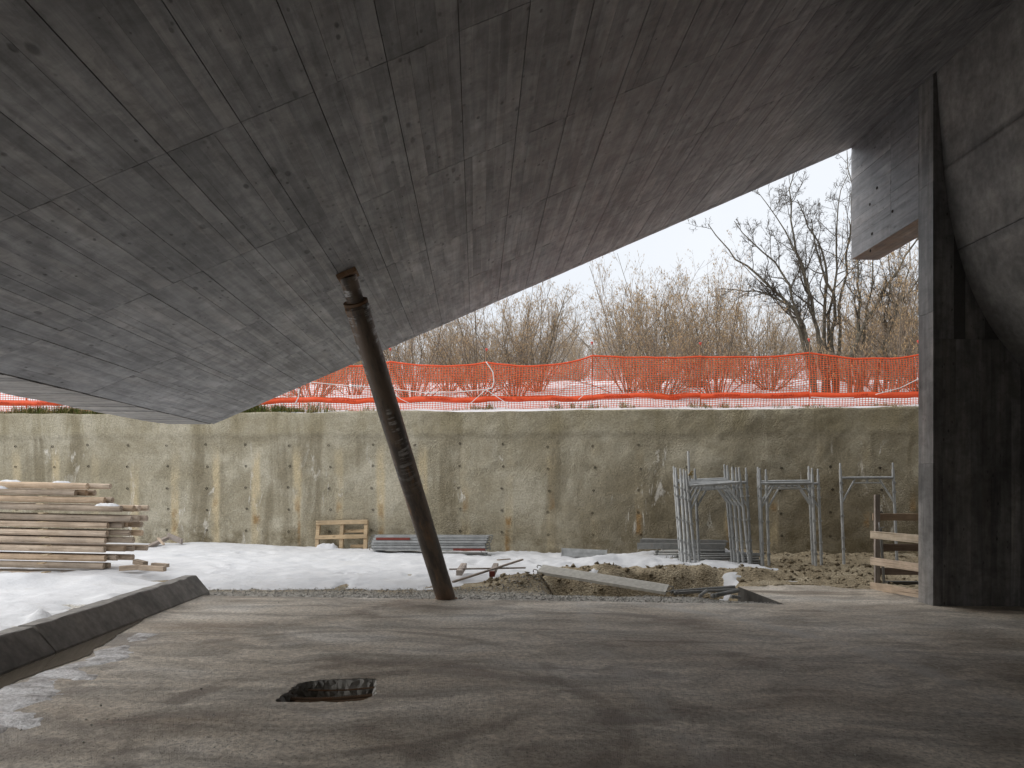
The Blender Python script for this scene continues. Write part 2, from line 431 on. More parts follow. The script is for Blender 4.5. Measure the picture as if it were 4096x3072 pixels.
def mk_floor():
    s = Mat('dusty_site_slab', 0.6, spec=0.5)
    p = s.pos
    warp = s.addv(p, nd(s.nt, 'VectorMath', {0: nd(s.nt, 'TexNoise', {'Vector': p, 'Scale': 0.7, 'Detail': 4.0}).outputs['Color'], 1: (0.9, 0.9, 0.0)}, operation='MULTIPLY').outputs[0])
    a = s.noise(s.sc(warp, (0.55, 0.8, 1.0)), 1.0, 6, 0.6)
    sw = s.noise(s.sc(warp, (0.9, 2.6, 1.0)), 1.0, 5, 0.6, 0.8)            # drag marks and wheel sweeps
    f = s.noise(p, 24.0, 5, 0.7); g = s.noise(p, 95.0, 3, 0.65)
    c = s.ramp(a, [(0.33, (0.33, 0.27, 0.208)), (0.45, (0.50, 0.437, 0.358)), (0.55, (0.59, 0.53, 0.45)), (0.68, (0.64, 0.60, 0.545))])
    c = s.scale(c, s.mr(sw, 0.34, 0.64, 0.66, 1.16))
    c = s.scale(c, s.mr(f, 0.28, 0.72, 0.62, 1.26))
    damp = s.mr(s.noise(s.sc(warp, (0.45, 1.3, 1.0)), 0.9, 6, 0.62, 1.0), 0.56, 0.66)
    c = s.mix(s.ma('MULTIPLY', damp, 0.7), c, (0.17, 0.138, 0.108))
    def arc(q, w):                                          # a wheel track through three points of the slab
        (x1, y1), (x2, y2), (x3, y3) = [tuple(atF(*k)[:2]) for k in q]
        d_ = 2 * (x1 * (y2 - y3) + x2 * (y3 - y1) + x3 * (y1 - y2))
        ux = ((x1*x1+y1*y1)*(y2-y3) + (x2*x2+y2*y2)*(y3-y1) + (x3*x3+y3*y3)*(y1-y2)) / d_
        uy = ((x1*x1+y1*y1)*(x3-x2) + (x2*x2+y2*y2)*(x1-x3) + (x3*x3+y3*y3)*(x2-x1)) / d_
        r_ = math.hypot(x1 - ux, y1 - uy)
        flatp = s.sc(p, (1.0, 1.0, 0.0))
        dist = nd(s.nt, 'VectorMath', {0: flatp, 1: (ux, uy, 0.0)}, operation='DISTANCE').outputs['Value']
        e = s.ma('ABSOLUTE', s.ma('SUBTRACT', dist, r_))
        return s.ma('MULTIPLY', s.ma('SUBTRACT', 1.0, s.mr(e, w * 0.3, w)), s.mr(s.noise(warp, 1.8, 5, 0.65), 0.38, 0.58))
    c = s.mix(s.ma('MULTIPLY', arc(((1300, 2670), (1850, 2665), (2380, 2800)), 0.16), 0.6), c, (0.15, 0.118, 0.09))
    c = s.mix(s.ma('MULTIPLY', arc(((900, 2560), (1500, 2525), (1900, 2560)), 0.10), 0.5), c, (0.17, 0.14, 0.108))
    c = s.mix(s.ma('MULTIPLY', arc(((2330, 2420), (2400, 2560), (2560, 2760)), 0.13), 0.45), c, (0.50, 0.475, 0.435))
    c = s.mix(s.ma('MULTIPLY', arc(((2900, 2470), (3300, 2560), (3900, 2760)), 0.2), 0.5), c, (0.54, 0.52, 0.49))
    c = s.mix(s.ma('MULTIPLY', arc(((1900, 2960), (2600, 2900), (3400, 3000)), 0.22), 0.5), c, (0.155, 0.128, 0.10))
    pd, pc = s.voro(p, 26.0)
    c = s.scale(c, s.mr(pd, 0.06, 0.30, 0.55, 1.06))
    wet = s.mr(damp, 0.0, 1.0, 0.62, 0.42)
    h = s.ma('ADD', s.ma('MULTIPLY', f, 0.9), s.ma('ADD', s.ma('MULTIPLY', g, 0.5), s.ma('MULTIPLY', s.mr(pd, 0.05, 0.2), 0.35)))
    return s.out(c, wet, s.bump(h, 0.75, 0.016))
M['floor'] = mk_floor()

def mk_dirt(name, a, b, c3, sc=5.0, bs=0.8):
    s = Mat(name, 0.95, spec=0.1)
    n = s.noise(s.pos, sc * 0.4, 6, 0.65); g = s.noise(s.pos, sc * 5, 5, 0.7); vd, vc = s.voro(s.pos, sc * 6)
    c = s.ramp(n, [(0.3, a), (0.5, b), (0.72, c3)])
    if name == 'clayey_soil':                               # crushed grey stone laid along the slab, soil beyond
        py = nd(s.nt, 'SeparateXYZ', {0: s.pos}).outputs[1]
        c = s.mix(s.mr(s.ma('ADD', py, s.ma('MULTIPLY', n, 1.2)), 11.9, 12.5, 0.85, 0.0), c, (0.56, 0.54, 0.50))
    c = s.scale(c, s.mr(g, 0.25, 0.75, 0.62, 1.25))
    c = s.scale(c, s.mr(vd, 0.1, 0.5, 0.8, 1.1))
    return s.out(c, None, s.bump(s.ma('ADD', g, vd), bs, 0.03))
M['dirt'] = mk_dirt('clayey_soil', (0.20, 0.158, 0.10), (0.33, 0.272, 0.185), (0.45, 0.385, 0.28))
M['stone'] = mk_dirt('loose_stone', (0.44, 0.42, 0.385), (0.54, 0.515, 0.475), (0.62, 0.59, 0.54), 9.0)
M['clod'] = mk_dirt('soil_clods', (0.19, 0.15, 0.095), (0.30, 0.245, 0.165), (0.41, 0.35, 0.255), 12.0)

def mk_snow():
    s = Mat('old_snow', 0.7, spec=0.25)
    n = s.noise(s.pos, 1.7, 6, 0.6); g = s.noise(s.pos, 30.0, 5, 0.65); m_ = s.noise(s.sc(s.pos, (3.0, 5.0, 3.0)), 1.0, 5, 0.6)
    c = s.mix(s.mr(n, 0.35, 0.7), (0.60, 0.607, 0.625), (0.67, 0.673, 0.685))
    c = s.mix(s.mr(m_, 0.57, 0.78, 0, 0.4), c, (0.54, 0.51, 0.46))
    c = s.mix(s.mr(s.noise(s.pos, 0.55, 5, 0.7), 0.55, 0.68, 0, 0.3), c, (0.56, 0.545, 0.52))
    return s.out(c, None, s.bump(s.ma('ADD', s.ma('MULTIPLY', m_, 1.6), s.ma('MULTIPLY', g, 0.22)), 0.5, 0.04))
M['snow'] = mk_snow()

def mk_water():
    s = Mat('muddy_meltwater', 0.06, spec=0.5)
    return s.out(s.mix(s.noise(s.pos, 3.0, 3), (0.13, 0.108, 0.08), (0.17, 0.145, 0.112)), 0.06, s.bump(s.noise(s.pos, 9.0, 2), 0.05, 0.01))
M['water'] = mk_water()
def mk_ice():
    s = Mat('dirty_slush_ice', 0.4, spec=0.5)
    n = s.noise(s.sc(s.pos, (2.4, 5.0, 1.0)), 1.0, 6, 0.7); g = s.noise(s.pos, 34.0, 4, 0.7)
    c = s.ramp(n, [(0.34, (0.27, 0.245, 0.23)), (0.45, (0.55, 0.53, 0.52)), (0.56, (0.80, 0.79, 0.79))])
    c = s.scale(c, s.mr(g, 0.3, 0.7, 0.7, 1.2))
    return s.out(c, s.mr(g, 0.3, 0.7, 0.25, 0.6), s.bump(s.ma('ADD', n, g), 0.7, 0.02))
M['ice'] = mk_ice()

COLPITCH = 0.0   # set below, then used by the wall stains
_hc = [66, 214, 356, 512, 669, 827, 983, 1155, 1319, 1488, 1662, 1838, 2012, 2194, 2374, 2558]
_ht = [wall_t(atW(x, 1900)) for x in _hc]
COLPITCH = (_ht[-1] - _ht[0]) / (len(_ht) - 1)
def mk_wall():
    s = Mat('sprayed_concrete', 0.92, spec=0.12)
    sx = nd(s.nt, 'SeparateXYZ', {0: s.obj}); t, z = sx.outputs[0], sx.outputs[2]
    a = s.noise(s.sc(s.obj, (0.5, 1.0, 0.8)), 1.0, 6, 0.6)
    v = s.noise(s.sc(s.obj, (1.7, 1.0, 0.22)), 1.0, 6, 0.62, 0.3)        # long runs down the wall
    f = s.noise(s.obj, 26.0, 5, 0.72); d, _ = s.voro(s.addv(s.obj, s.sc(nd(s.nt, 'TexNoise', {'Vector': s.obj, 'Scale': 9.0, 'Detail': 3.0}).outputs['Color'], (0.10, 0.10, 0.10))), 34.0)
    patch = s.mr(s.noise(s.obj, 0.8, 4, 0.6), 0.4, 0.6, 0.15, 0.8)
    cl = s.noise(s.sc(s.obj, (0.9, 1.0, 0.9)), 1.0, 6, 0.66, 0.5)
    c = s.mix(s.mr(a, 0.34, 0.66), (0.40, 0.357, 0.262), (0.58, 0.535, 0.425))
    c = s.mix(s.mr(cl, 0.40, 0.62, 0.55, 0.0), c, (0.30, 0.26, 0.175))
    right = s.mr(t, 10.5, 18.5)                                          # painted shade: darker to the right, where the building blocks the light
    c = s.mix(s.ma('MULTIPLY', right, 0.32), c, (0.29, 0.25, 0.17))
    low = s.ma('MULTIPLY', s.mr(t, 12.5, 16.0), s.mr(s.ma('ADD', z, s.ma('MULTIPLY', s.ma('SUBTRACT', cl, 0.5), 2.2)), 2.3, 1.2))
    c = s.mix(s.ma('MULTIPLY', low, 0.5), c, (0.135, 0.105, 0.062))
    c = s.mix(s.ma('MULTIPLY', s.mr(v, 0.50, 0.66), 0.62), c, (0.20, 0.168, 0.108))
    rag = s.noise(s.sc(s.obj, (3.0, 1.0, 1.1)), 1.0, 5, 0.65)
    col_d = s.ma('ABSOLUTE', s.ma('SUBTRACT', s.ma('FRACT', s.ma('ADD', s.ma('DIVIDE', s.ma('SUBTRACT', t, _ht[0]), COLPITCH), s.ma('ADD', 0.5, s.ma('MULTIPLY', s.ma('SUBTRACT', rag, 0.5), 0.12)))), 0.5))
    colr = s.noise(s.sc(s.obj, (0.33, 1.0, 0.30)), 1.0, 3, 0.5)
    run = s.ma('MULTIPLY', s.ma('SUBTRACT', 1.0, s.mr(col_d, 0.05, 0.15)), s.ma('MULTIPLY', s.mr(colr, 0.40, 0.6), s.ma('MULTIPLY', s.mr(z, 2.75, 2.1), s.mr(rag, 0.3, 0.55))))
    c = s.mix(s.ma('MULTIPLY', run, 0.8), c, (0.64, 0.53, 0.34))
    rust = s.ma('MULTIPLY', s.ma('SUBTRACT', 1.0, s.mr(col_d, 0.03, 0.10)), s.ma('MULTIPLY', s.mr(s.noise(s.sc(s.obj, (1.1, 1.0, 1.4)), 1.0, 4), 0.5, 0.62), s.mr(z, 1.7, 0.8)))
    c = s.mix(s.ma('MULTIPLY', rust, 0.8), c, (0.34, 0.20, 0.075))
    lime = s.noise(s.sc(s.obj, (2.6, 1.0, 0.85)), 1.0, 6, 0.72, 0.7)
    lim2 = s.noise(s.obj, 0.55, 3, 0.5)
    lm = s.ma('MULTIPLY', s.mr(lime, 0.57, 0.65), s.ma('MULTIPLY', s.mr(lim2, 0.44, 0.58), s.mr(z, 2.75, 2.4)))
    c = s.mix(s.ma('MULTIPLY', lm, 0.8), c, (0.80, 0.76, 0.68))
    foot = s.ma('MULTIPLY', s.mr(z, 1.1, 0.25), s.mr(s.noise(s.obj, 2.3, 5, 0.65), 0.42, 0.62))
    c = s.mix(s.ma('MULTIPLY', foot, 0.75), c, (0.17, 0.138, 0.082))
    top = s.ma('MULTIPLY', s.mr(z, 2.75, 2.95), s.mr(v, 0.4, 0.6, 0.2, 0.8))
    c = s.mix(s.ma('MULTIPLY', top, 0.5), c, (0.36, 0.31, 0.19))
    c = s.scale(c, s.mr(f, 0.25, 0.75, 0.72, 1.2))
    h = s.ma('SUBTRACT', s.ma('MULTIPLY', f, 1.2), s.ma('MULTIPLY', d, patch))
    return s.out(c, None, s.bump(h, 0.85, 0.028))
M['wall'] = mk_wall()

# ------------------------------------------------------------------ fixed lines of the building
PIER = atF(3733, 2423)                  # near corner of the pier on the slab
PX, PY = float(PIER[0]), float(PIER[1])
_r = ray(3405, 593)
YF = PX * _r[1] / _r[0]                 # far edge of the canopy
P1, P2 = atY(855, 1697, YF), atY(3405, 593, YF)
CM = (P2[2] - P1[2]) / (P2[0] - P1[0]); CC = P1[2] - CM * P1[0]
XL = float(P1[0])
def cz(x): return CC + CM * x
def atC(px, py): return atP(px, py, (-CM, 0, 1), CC)
YBACK = -9.0

# ------------------------------------------------------------------ ground (below), slab, snow, hillside
SLAB_Y = 10.9                            # far edge of the slab left of the raised part
def slab_edge(x):
    """far edge of the slab as a function of x"""
    x = np.asarray(x, float)
    e = 10.95 - 0.05 * (x + 4) + 0.05 * fbm(x * 1.3, x * 0 + 3.3, 3, 5)
    e2 = 12.45 + 0.35 * sstep(4.4, 5.6, x) - 0.5 * sstep(5.7, 6.5, x)
    return np.where(x > 4.4, e2, e)

def ground_h(x, y):
    x = np.asarray(x, float); y = np.asarray(y, float)
    base = fz(np.clip(x, -6, 8)) - 0.03
    z = base + 0.012 * fbm(x * 2, y * 2, 4, 1)
    z = z + sstep(11.5, 13.5, y) * 0.06
    s = -wall_s(x, y)                                        # distance in front of the wall
    z = z + sstep(2.6, 0.2, s) * (0.09 + 0.08 * sstep(2.5, 6, x)) + sstep(1.3, 0, s) * 0.10 * sstep(3, 6, x) * (1 + fbm(x * 2, y * 2, 3, 8))
    # trench in front of the earth bank, right of the middle
    xm = sstep(1.0, 1.5, x) * (1 - sstep(4.3, 4.6, x))
    trench = sstep(11.45, 11.95, y + 0.18 * fbm(x * 1.5, y, 3, 4)) * (1 - sstep(12.7, 13.5, y + 0.25 * fbm(x * 1.7, y * 1.7, 3, 6)))
    z = z - xm * trench * 0.52
    # gravel sinks towards the side of the raised slab
    z = z - sstep(3.2, 4.3, x) * (1 - sstep(4.4, 4.6, x)) * sstep(10.7, 12.0, y) * (1 - sstep(12.4, 13.2, y)) * 0.22
    # bank crest
    z = z + sstep(0.9, 1.8, x) * sstep(13.0, 13.55, y) * (1 - sstep(14.2, 15.2, y)) * (0.17 - 0.09 * sstep(4.5, 6, x)) * (1 + 0.5 * fbm(x * 2.2, y * 2.2, 3, 9))
    # soil heap left of the trench
    z = z + 0.17 * np.exp(-((x - 0.85) / 0.62) ** 4 - ((y - 12.3) / 0.5) ** 4) * (1 + 0.4 * fbm(x * 4, y * 4, 3, 12))
    rough = sstep(0.0, 1.0, x) * sstep(11.6, 12.2, y)
    z = z + rough * (0.055 * fbm(x * 3.1, y * 3.1, 4, 20) + 0.03 * fbm(x * 9, y * 9, 3, 21))
    # the ground outside the kerb lies higher
    _f = sstep(11.2, 11.9, y)
    z = z + ((1 - _f) * (1 - sstep(-4.6, -4.3, x)) + _f * (1 - sstep(-6.5, -3.0, x))) * 0.03
    return z
def snow_t(x, y):
    """thickness of the snow cover, negative where the ground is bare"""
    x = np.asarray(x, float); y = np.asarray(y, float)
    n1 = fbm(x * 0.8, y * 0.8, 4, 31); n2 = fbm(x * 2.6, y * 2.6, 4, 37)
    far = sstep(11.2, 11.9, y)
    left = (1 - far) * (1 - sstep(-4.5, -4.25, x)) + far * (1 - sstep(-6.2, -2.6, x))
    edge = 11.85 + 0.75 * sstep(-0.9, 0.5, x) + 1.15 * sstep(0.7, 1.3, x) + 0.35 * n2 + 0.25 * n1
    d = (y - edge)
    mid = np.where(d > 0, np.clip(d * 0.055, 0, 0.05), d * 0.35) + 0.022 * n1 + 0.028 * n2 + 0.025 * np.maximum(0, fbm(x * 1.3 + 5, y * 2.1, 3, 33))
    mid = mid - 0.35 * sstep(5.3, 6.0, x + 0.4 * n1)
    mid = mid - 0.10 * np.exp(-((x - 1.0) / 0.9) ** 2 - ((y - 12.2) / 0.5) ** 2)
    pat = sstep(1.2, 1.6, x) * (1 - sstep(5.6, 6.4, x)) * sstep(12.2, 12.6, y) * (1 - sstep(14.2, 14.6, y))
    mid = np.maximum(mid, pat * np.minimum(0.008, 0.15 * (fbm(x * 2.9, y * 3.7, 3, 39) - 0.46)) - (1 - pat) * 0.3)
    drift = 0.14 * np.exp(-((x - 2.7) / 0.8) ** 2 - ((y - 14.9) / 0.6) ** 2)
    ll = 0.085 + 0.04 * n1 + 0.028 * n2
    # thin, pierced snow over the sheet beside the kerb, heaps in front of the timber
    pl = np.exp(-((x + 4.95) / 0.5) ** 2 - ((y - 9.2) / 1.5) ** 2)
    ll = ll - 0.20 * pl * (0.55 + 1.2 * n2)
    heap = 0.15 * np.exp(-((x + 6.9) / 0.55) ** 2 - ((y - 11.7) / 0.45) ** 2) + 0.10 * np.exp(-((x + 5.75) / 0.4) ** 2 - ((y - 11.75) / 0.4) ** 2)
    ll = ll + heap - 0.22 * np.exp(-((x + 4.95) / 0.45) ** 2 - ((y - 12.35) / 0.22) ** 2)
    t = np.where(left > 0.5, ll, mid)
    t = left * ll + (1 - left) * mid
    s = -wall_s(x, y)
    t = t + drift * sstep(0.5, 1.0, s)
    t = t - 0.06 * sstep(0.35, 0.0, s) * (0.5 + n2)
    return t
def surf_h(x, y):
    g = ground_h(x, y); return float(np.maximum(g, g + snow_t(x, y)))

gx = np.linspace(-15, 13, 430); gy = np.linspace(3.0, 19.4, 270)
GX, GY = np.meshgrid(gx, gy)
GZ = ground_h(GX, GY)
under = (GX > -4.25) & (GY < slab_edge(GX) - 0.12)
GZ = np.where(under, -0.55, GZ)
_q = grid_quads(len(gx), len(gy))
_me = mesh_np('ground', np.stack([GX, GY, GZ], -1).reshape(-1, 3), _q, smooth=True)
tag(link('ground', _me, M['dirt']), kind='structure')
ST = snow_t(GX, GY) + 0.016 * fbm(GX * 6, GY * 6, 3, 44)
foot = sstep(0.0, 0.5, fbm(GX * 0.9, GY * 0.9, 2, 47)) * (GX < 0.5)
ST = ST - foot * 0.045 * sstep(0.15, 0.45, fbm(GX * 4.2, GY * 3.2, 2, 48))
SZ = np.where(under, -0.6, GZ + np.where(ST > 0, ST ** 0.8 if False else ST, ST))
SZ = np.where((GX > -4.35) & (GY < slab_edge(GX) + 0.06), -0.6, SZ)
keep = (SZ > GZ - 0.12).reshape(-1)
qk = _q[keep[_q].any(axis=1)]
_me = mesh_np('snow', np.stack([GX, GY, np.maximum(SZ, GZ - 0.14)], -1).reshape(-1, 3), qk, smooth=True)
tag(link('snow_cover', _me, M['snow']), kind='stuff', label='old lumpy snow lying between the slab and the retaining wall', cat='snow')
_b = MB(); _b.box((-300, -300, -1.2), (300, 20, -0.9))
tag(link('ground', _b.mesh('ground_far'), M['dirt']), kind='structure')

# the slab with its broken-out opening
import bmesh
bm = bmesh.new()
hole_px = [(1100,2806),(1118,2788),(1150,2770),(1166,2752),(1196,2733),(1240,2724),(1300,2719),(1360,2716),(1420,2715),(1480,2713),(1504,2716),(1507,2735),(1503,2756),(1508,2768),(1490,2784),(1466,2796),(1440,2803),(1400,2805),(1350,2809),(1300,2806),(1240,2811),(1180,2809)]
_h0 = [atF(*q) for q in hole_px]; HOLE = []; _rh = random.Random(12)
for i in range(len(_h0)):
    for t in np.linspace(0, 1, 6)[:-1]:
        q_ = _h0[i] * (1 - t) + _h0[(i+1) % len(_h0)] * t
        HOLE.append(q_ + np.array([_rh.uniform(-.013, .013), _rh.uniform(-.013, .013), 0]))
outer = [(-4.2, YBACK - 1)]
for x in np.linspace(-4.2, 4.39, 60): outer.append((x, float(slab_edge(x))))
for x in np.linspace(4.405, 7.2, 24): outer.append((x, float(slab_edge(x))))
outer += [(15, 11.6), (15, YBACK - 1)]
ov = [bm.verts.new((x, y, fz(x))) for x, y in outer]
hv = [bm.verts.new((p[0], p[1], fz(p[0]))) for p in HOLE]
ed = [bm.edges.new((ov[i], ov[(i+1) % len(ov)])) for i in range(len(ov))] + [bm.edges.new((hv[i], hv[(i+1) % len(hv)])) for i in range(len(hv))]
bmesh.ops.triangle_fill(bm, edges=ed, use_beauty=True)
hc = np.mean([p[:2] for p in HOLE], axis=0)
for f in list(bm.faces):
    f.normal_update()
    if f.normal.z < 0: f.normal_flip()
nov = len(ov)
lo = [bm.verts.new((v.co.x, v.co.y, v.co.z - 0.32)) for v in ov]
for i in range(nov):
    j = (i + 1) % nov
    bm.faces.new((ov[i], lo[i], lo[j], ov[j]))
_me = bpy.data.meshes.new('slab'); bm.to_mesh(_me); bm.free()
slab = tag(link('concrete_floor', _me, M['floor']), kind='structure')
b = MB(); y0_, y1_ = float(slab_edge(4.39)) + 0.0, 12.44
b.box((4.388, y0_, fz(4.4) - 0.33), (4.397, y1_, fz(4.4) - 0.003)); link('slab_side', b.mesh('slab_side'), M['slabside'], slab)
# broken sides of the opening
rg = random.Random(5)
vv, ff = [], []
nh = len(HOLE); lv = 8
for k in range(lv):
    dz = -0.005 if k == 0 else -0.19 * k / (lv - 1)
    for p in HOLE:
        o_ = p[:2] - hc; s_ = 1.004 if k == 0 else 1 + rg.uniform(-0.025, 0.03) - 0.02 * k
        if k: o_ = o_ + np.array([rg.uniform(-.014, .014), rg.uniform(-.014, .014)])
        vv.append((hc[0] + o_[0] * s_, hc[1] + o_[1] * s_, fz(p[0]) + dz + (rg.uniform(-.016, .016) if k else 0)))
for k in range(lv - 1):
    for i in range(nh):
        j = (i + 1) % nh
        ff.append((k*nh+i, (k+1)*nh+i, (k+1)*nh+j, k*nh+j))
ff.append(tuple((lv-1)*nh + i for i in range(nh)))
pit = link('opening_side', mesh_py('opening_side', vv, ff), M['rough'], slab)
for (a, b, r_, dz) in (((1170, 2772), (1478, 2758), 0.017, -0.05), ((1190, 2781), (1490, 2768), 0.018, -0.058), ((1240, 2738), (1490, 2728), 0.007, -0.045)):
    q0, q1 = atF(*a), atF(*b); q0[2] += dz; q1[2] += dz
    pts = [q0 + (q1 - q0) * t + np.array([0, 0, -0.012 * math.sin(t * PI)]) for t in np.linspace(-0.03, 1.04, 70)]
    tag(pipe('reinforcing_bar', pts, [r_ * (1.12 if i % 2 else 0.92) for i in range(len(pts))], M['rebar'], None, 7),
        {0.017: 'ribbed rusty bar crossing the floor opening, the farther of the pair', 0.018: 'ribbed rusty bar crossing the floor opening, the nearer of the pair', 0.007: 'thin rusty bar along the far side of the floor opening'}[r_], 'rebar', 'bars in the floor opening')

# loose stones on the strip of gravel beyond the slab, soil clods on the bank
def scatter(name, n, xr, yr, size, seed, mat, cond, label, cat, sink=0.3):
    rg = np.random.default_rng(seed)
    x = rg.uniform(*xr, n); y = rg.uniform(*yr, n)
    ok = cond(x, y); x, y = x[ok], y[ok]; n = len(x)
    z = ground_h(x, y); s = size[0] * (size[1] / size[0]) ** (rg.random(n) ** 3.0)
    base = np.array([(1,0,0),(-1,0,0),(0,1,0),(0,-1,0),(0,0,1),(0,0,-1)], float)
    tr = np.array([(0,2,4),(2,1,4),(1,3,4),(3,0,4),(2,0,5),(1,2,5),(3,1,5),(0,3,5)])
    v = base[None] * rg.uniform(0.55, 1.1, (n, 6, 1)) * s[:, None, None] * rg.uniform(0.7, 1.3, (n, 1, 3)) * np.array([1, 1, 0.7])
    v += rg.normal(0, 0.22, (n, 6, 3)) * s[:, None, None]
    a = rg.uniform(0, 6.28, n); c_, s_ = np.cos(a)[:, None], np.sin(a)[:, None]
    vx = v[..., 0] * c_ - v[..., 1] * s_ + x[:, None]; vy = v[..., 0] * s_ + v[..., 1] * c_ + y[:, None]
    vz = v[..., 2] + (z + s * sink)[:, None]
    V = np.stack([vx, vy, vz], -1).reshape(-1, 3)
    T = (tr[None] + (np.arange(n) * 6)[:, None, None]).reshape(-1, 3)
    return tag(link(name, mesh_np(name, V, None, T), mat), label, cat, kind='stuff')
scatter('gravel', 14000, (-4.2, 4.4), (10.7, 12.2), (0.006, 0.022), 3, M['stone'], lambda x, y: (y > slab_edge(x) + 0.01), 'grey gravel strip along the far edge of the slab', 'gravel')
scatter('soil_clods', 6500, (0.1, 9.5), (11.9, 16.6), (0.007, 0.07), 4, M['clod'], lambda x, y: (snow_t(x, y) < 0.0) & (y > slab_edge(x) + 0.25) & (wall_s(x, y) < -0.1), 'brown clods of soil on the earth bank by the trench', 'soil')

def slab_z(x, y): return fz(x)
_gh = ground_h
ground_h = lambda x, y: fz(np.asarray(x, float))
scatter('grit', 5200, (-3.8, 8.0), (3.6, 12.4), (0.0025, 0.011), 9, M['stone'], lambda x, y: (y < slab_edge(x) - 0.02) & (fbm(x * 0.7, y * 0.9, 3, 88) > -0.12) & ~((x > -1.6) & (x < -0.7) & (y > 5.5) & (y < 6.4)), 'fine grit scattered over the slab', 'grit', 0.35)
ground_h = _gh
# hillside behind the wall
def hill_h(x, y):
    x = np.asarray(x, float); y = np.asarray(y, float)
    s = wall_s(x, y)
    z = 3.31 + 0.20 * sstep(0.0, 1.3, s) + 0.19 * np.clip(s - 1.1, 0, 13) + 0.09 * np.clip(s - 14.1, 0, 25) + 0.01 * np.clip(s - 39, 0, 400)
    z = z + sstep(0.5, 3, s) * 0.12 * fbm(x * 0.5, y * 0.5, 4, 51) + 0.05 * fbm(x * 1.7, y * 1.7, 3, 55) * sstep(0, 0.4, s)
    z = z + 0.05 * np.exp(-((s - 0.18) / 0.16) ** 2) * (0.9 + fbm(x * 0.8, y * 0, 3, 57)) * sstep(-6.5, -4.5, x)
    return z
T_, S_ = np.meshgrid(np.linspace(-26, 52, 420), np.concatenate([np.linspace(0.02, 3, 34), np.linspace(3.1, 45, 90), np.array([60, 90, 150, 260, 420])]))
HX = W0[0] + WD[0] * T_ + WNRM[0] * S_; HYy = W0[1] + WD[1] * T_ + WNRM[1] * S_
HZ = hill_h(HX, HYy)
_me = mesh_np('hillside', np.stack([HX, HYy, HZ], -1).reshape(-1, 3), grid_quads(T_.shape[1], T_.shape[0]), smooth=True)
tag(link('snowy_hillside', _me, M['snow']), kind='structure')

# ------------------------------------------------------------------ retaining wall
tt = np.linspace(-6, 29, 760); zz = np.linspace(-0.2, WTOP, 84)
TT, ZZ = np.meshgrid(tt, zz)
bul = sstep(13.5, 17.5, TT)
DY = -0.025 * fbm(TT * 1.1, ZZ * 1.1, 4, 61) - 0.016 * fbm(TT * 5, ZZ * 5, 3, 66) - bul * (0.08 * fbm(TT * 0.9, ZZ * 0.9, 3, 63) + 0.035 * fbm(TT * 2.6, ZZ * 2.2, 3, 64))
DY = DY - 0.035 * sstep(2.72, 2.86, ZZ + 0.06 * fbm(TT * 2, ZZ * 2, 3, 68)) * (1 - bul * 0.6)     # thicker crown of the last spray coat
topz = np.where(ZZ >= WTOP - 1e-6, ZZ + 0.04 * fbm(TT * 0.9, TT * 0, 5, 69), ZZ)
V = np.stack([TT, DY, topz], -1).reshape(-1, 3)
q = grid_quads(len(tt), len(zz))
ntop = len(tt)
back = np.stack([tt, np.full(ntop, 0.30), np.full(ntop, WTOP - 0.02)], -1)
base_i = (len(zz) - 1) * ntop
qb = np.stack([base_i + np.arange(ntop - 1), base_i + np.arange(1, ntop), len(V) + np.arange(1, ntop), len(V) + np.arange(ntop - 1)], -1)
V = np.concatenate([V, back])
mwW = Matrix(((WD[0], WNRM[0], 0, W0[0]), (WD[1], WNRM[1], 0, W0[1]), (0, 0, 1, 0), (0, 0, 0, 1)))
wall = empty('retaining_wall', (0, 0, 0))
tag(wall, 'long tan sprayed-concrete retaining wall with rows of weep holes and stains', 'retaining wall')
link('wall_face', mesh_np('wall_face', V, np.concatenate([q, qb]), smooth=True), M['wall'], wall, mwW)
# weep holes: short plastic pipe ends with a dark bore
b = MB(); k = 10
for (r0, y0), (r1, y1) in (((0.025, 0.03), (0.025, -0.008)), ((0.025, -0.008), (0.021, -0.008)), ((0.021, -0.008), (0.021, 0.02))):
    n = [(r0 * math.cos(2*PI*i/k), y0, r0 * math.sin(2*PI*i/k)) for i in range(k)] + [(r1 * math.cos(2*PI*i/k), y1, r1 * math.sin(2*PI*i/k)) for i in range(k)]
    b.add(n, [(i, (i+1) % k, k + (i+1) % k, k + i) for i in range(k)])
b.add([(0.023 * math.cos(2*PI*i/k), 0.012, 0.023 * math.sin(2*PI*i/k)) for i in range(k)], [tuple(range(k-1, -1, -1))])
wh = b.mesh('weep_hole')
hx = list(_ht)
hx += [wall_t(atW(x, 1990)) for x in (2745, 2935, 3126, 3323, 3522)]
for i, t in enumerate(hx):
    for r in range(5):
        if i > 15 and r in (0,): continue
        z = 2.59 - 0.5 * r + random.uniform(-.02, .02) - (0.05 if i > 12 else 0)
        tj = t + random.uniform(-.03, .03)
        ii = int(np.argmin(abs(tt - tj))); jj = int(np.argmin(abs(zz - z)))
        link('weep_hole', wh, M['hole'], wall, mwW @ Matrix.Translation((tj, float(DY[jj, ii]) - 0.004, z)))

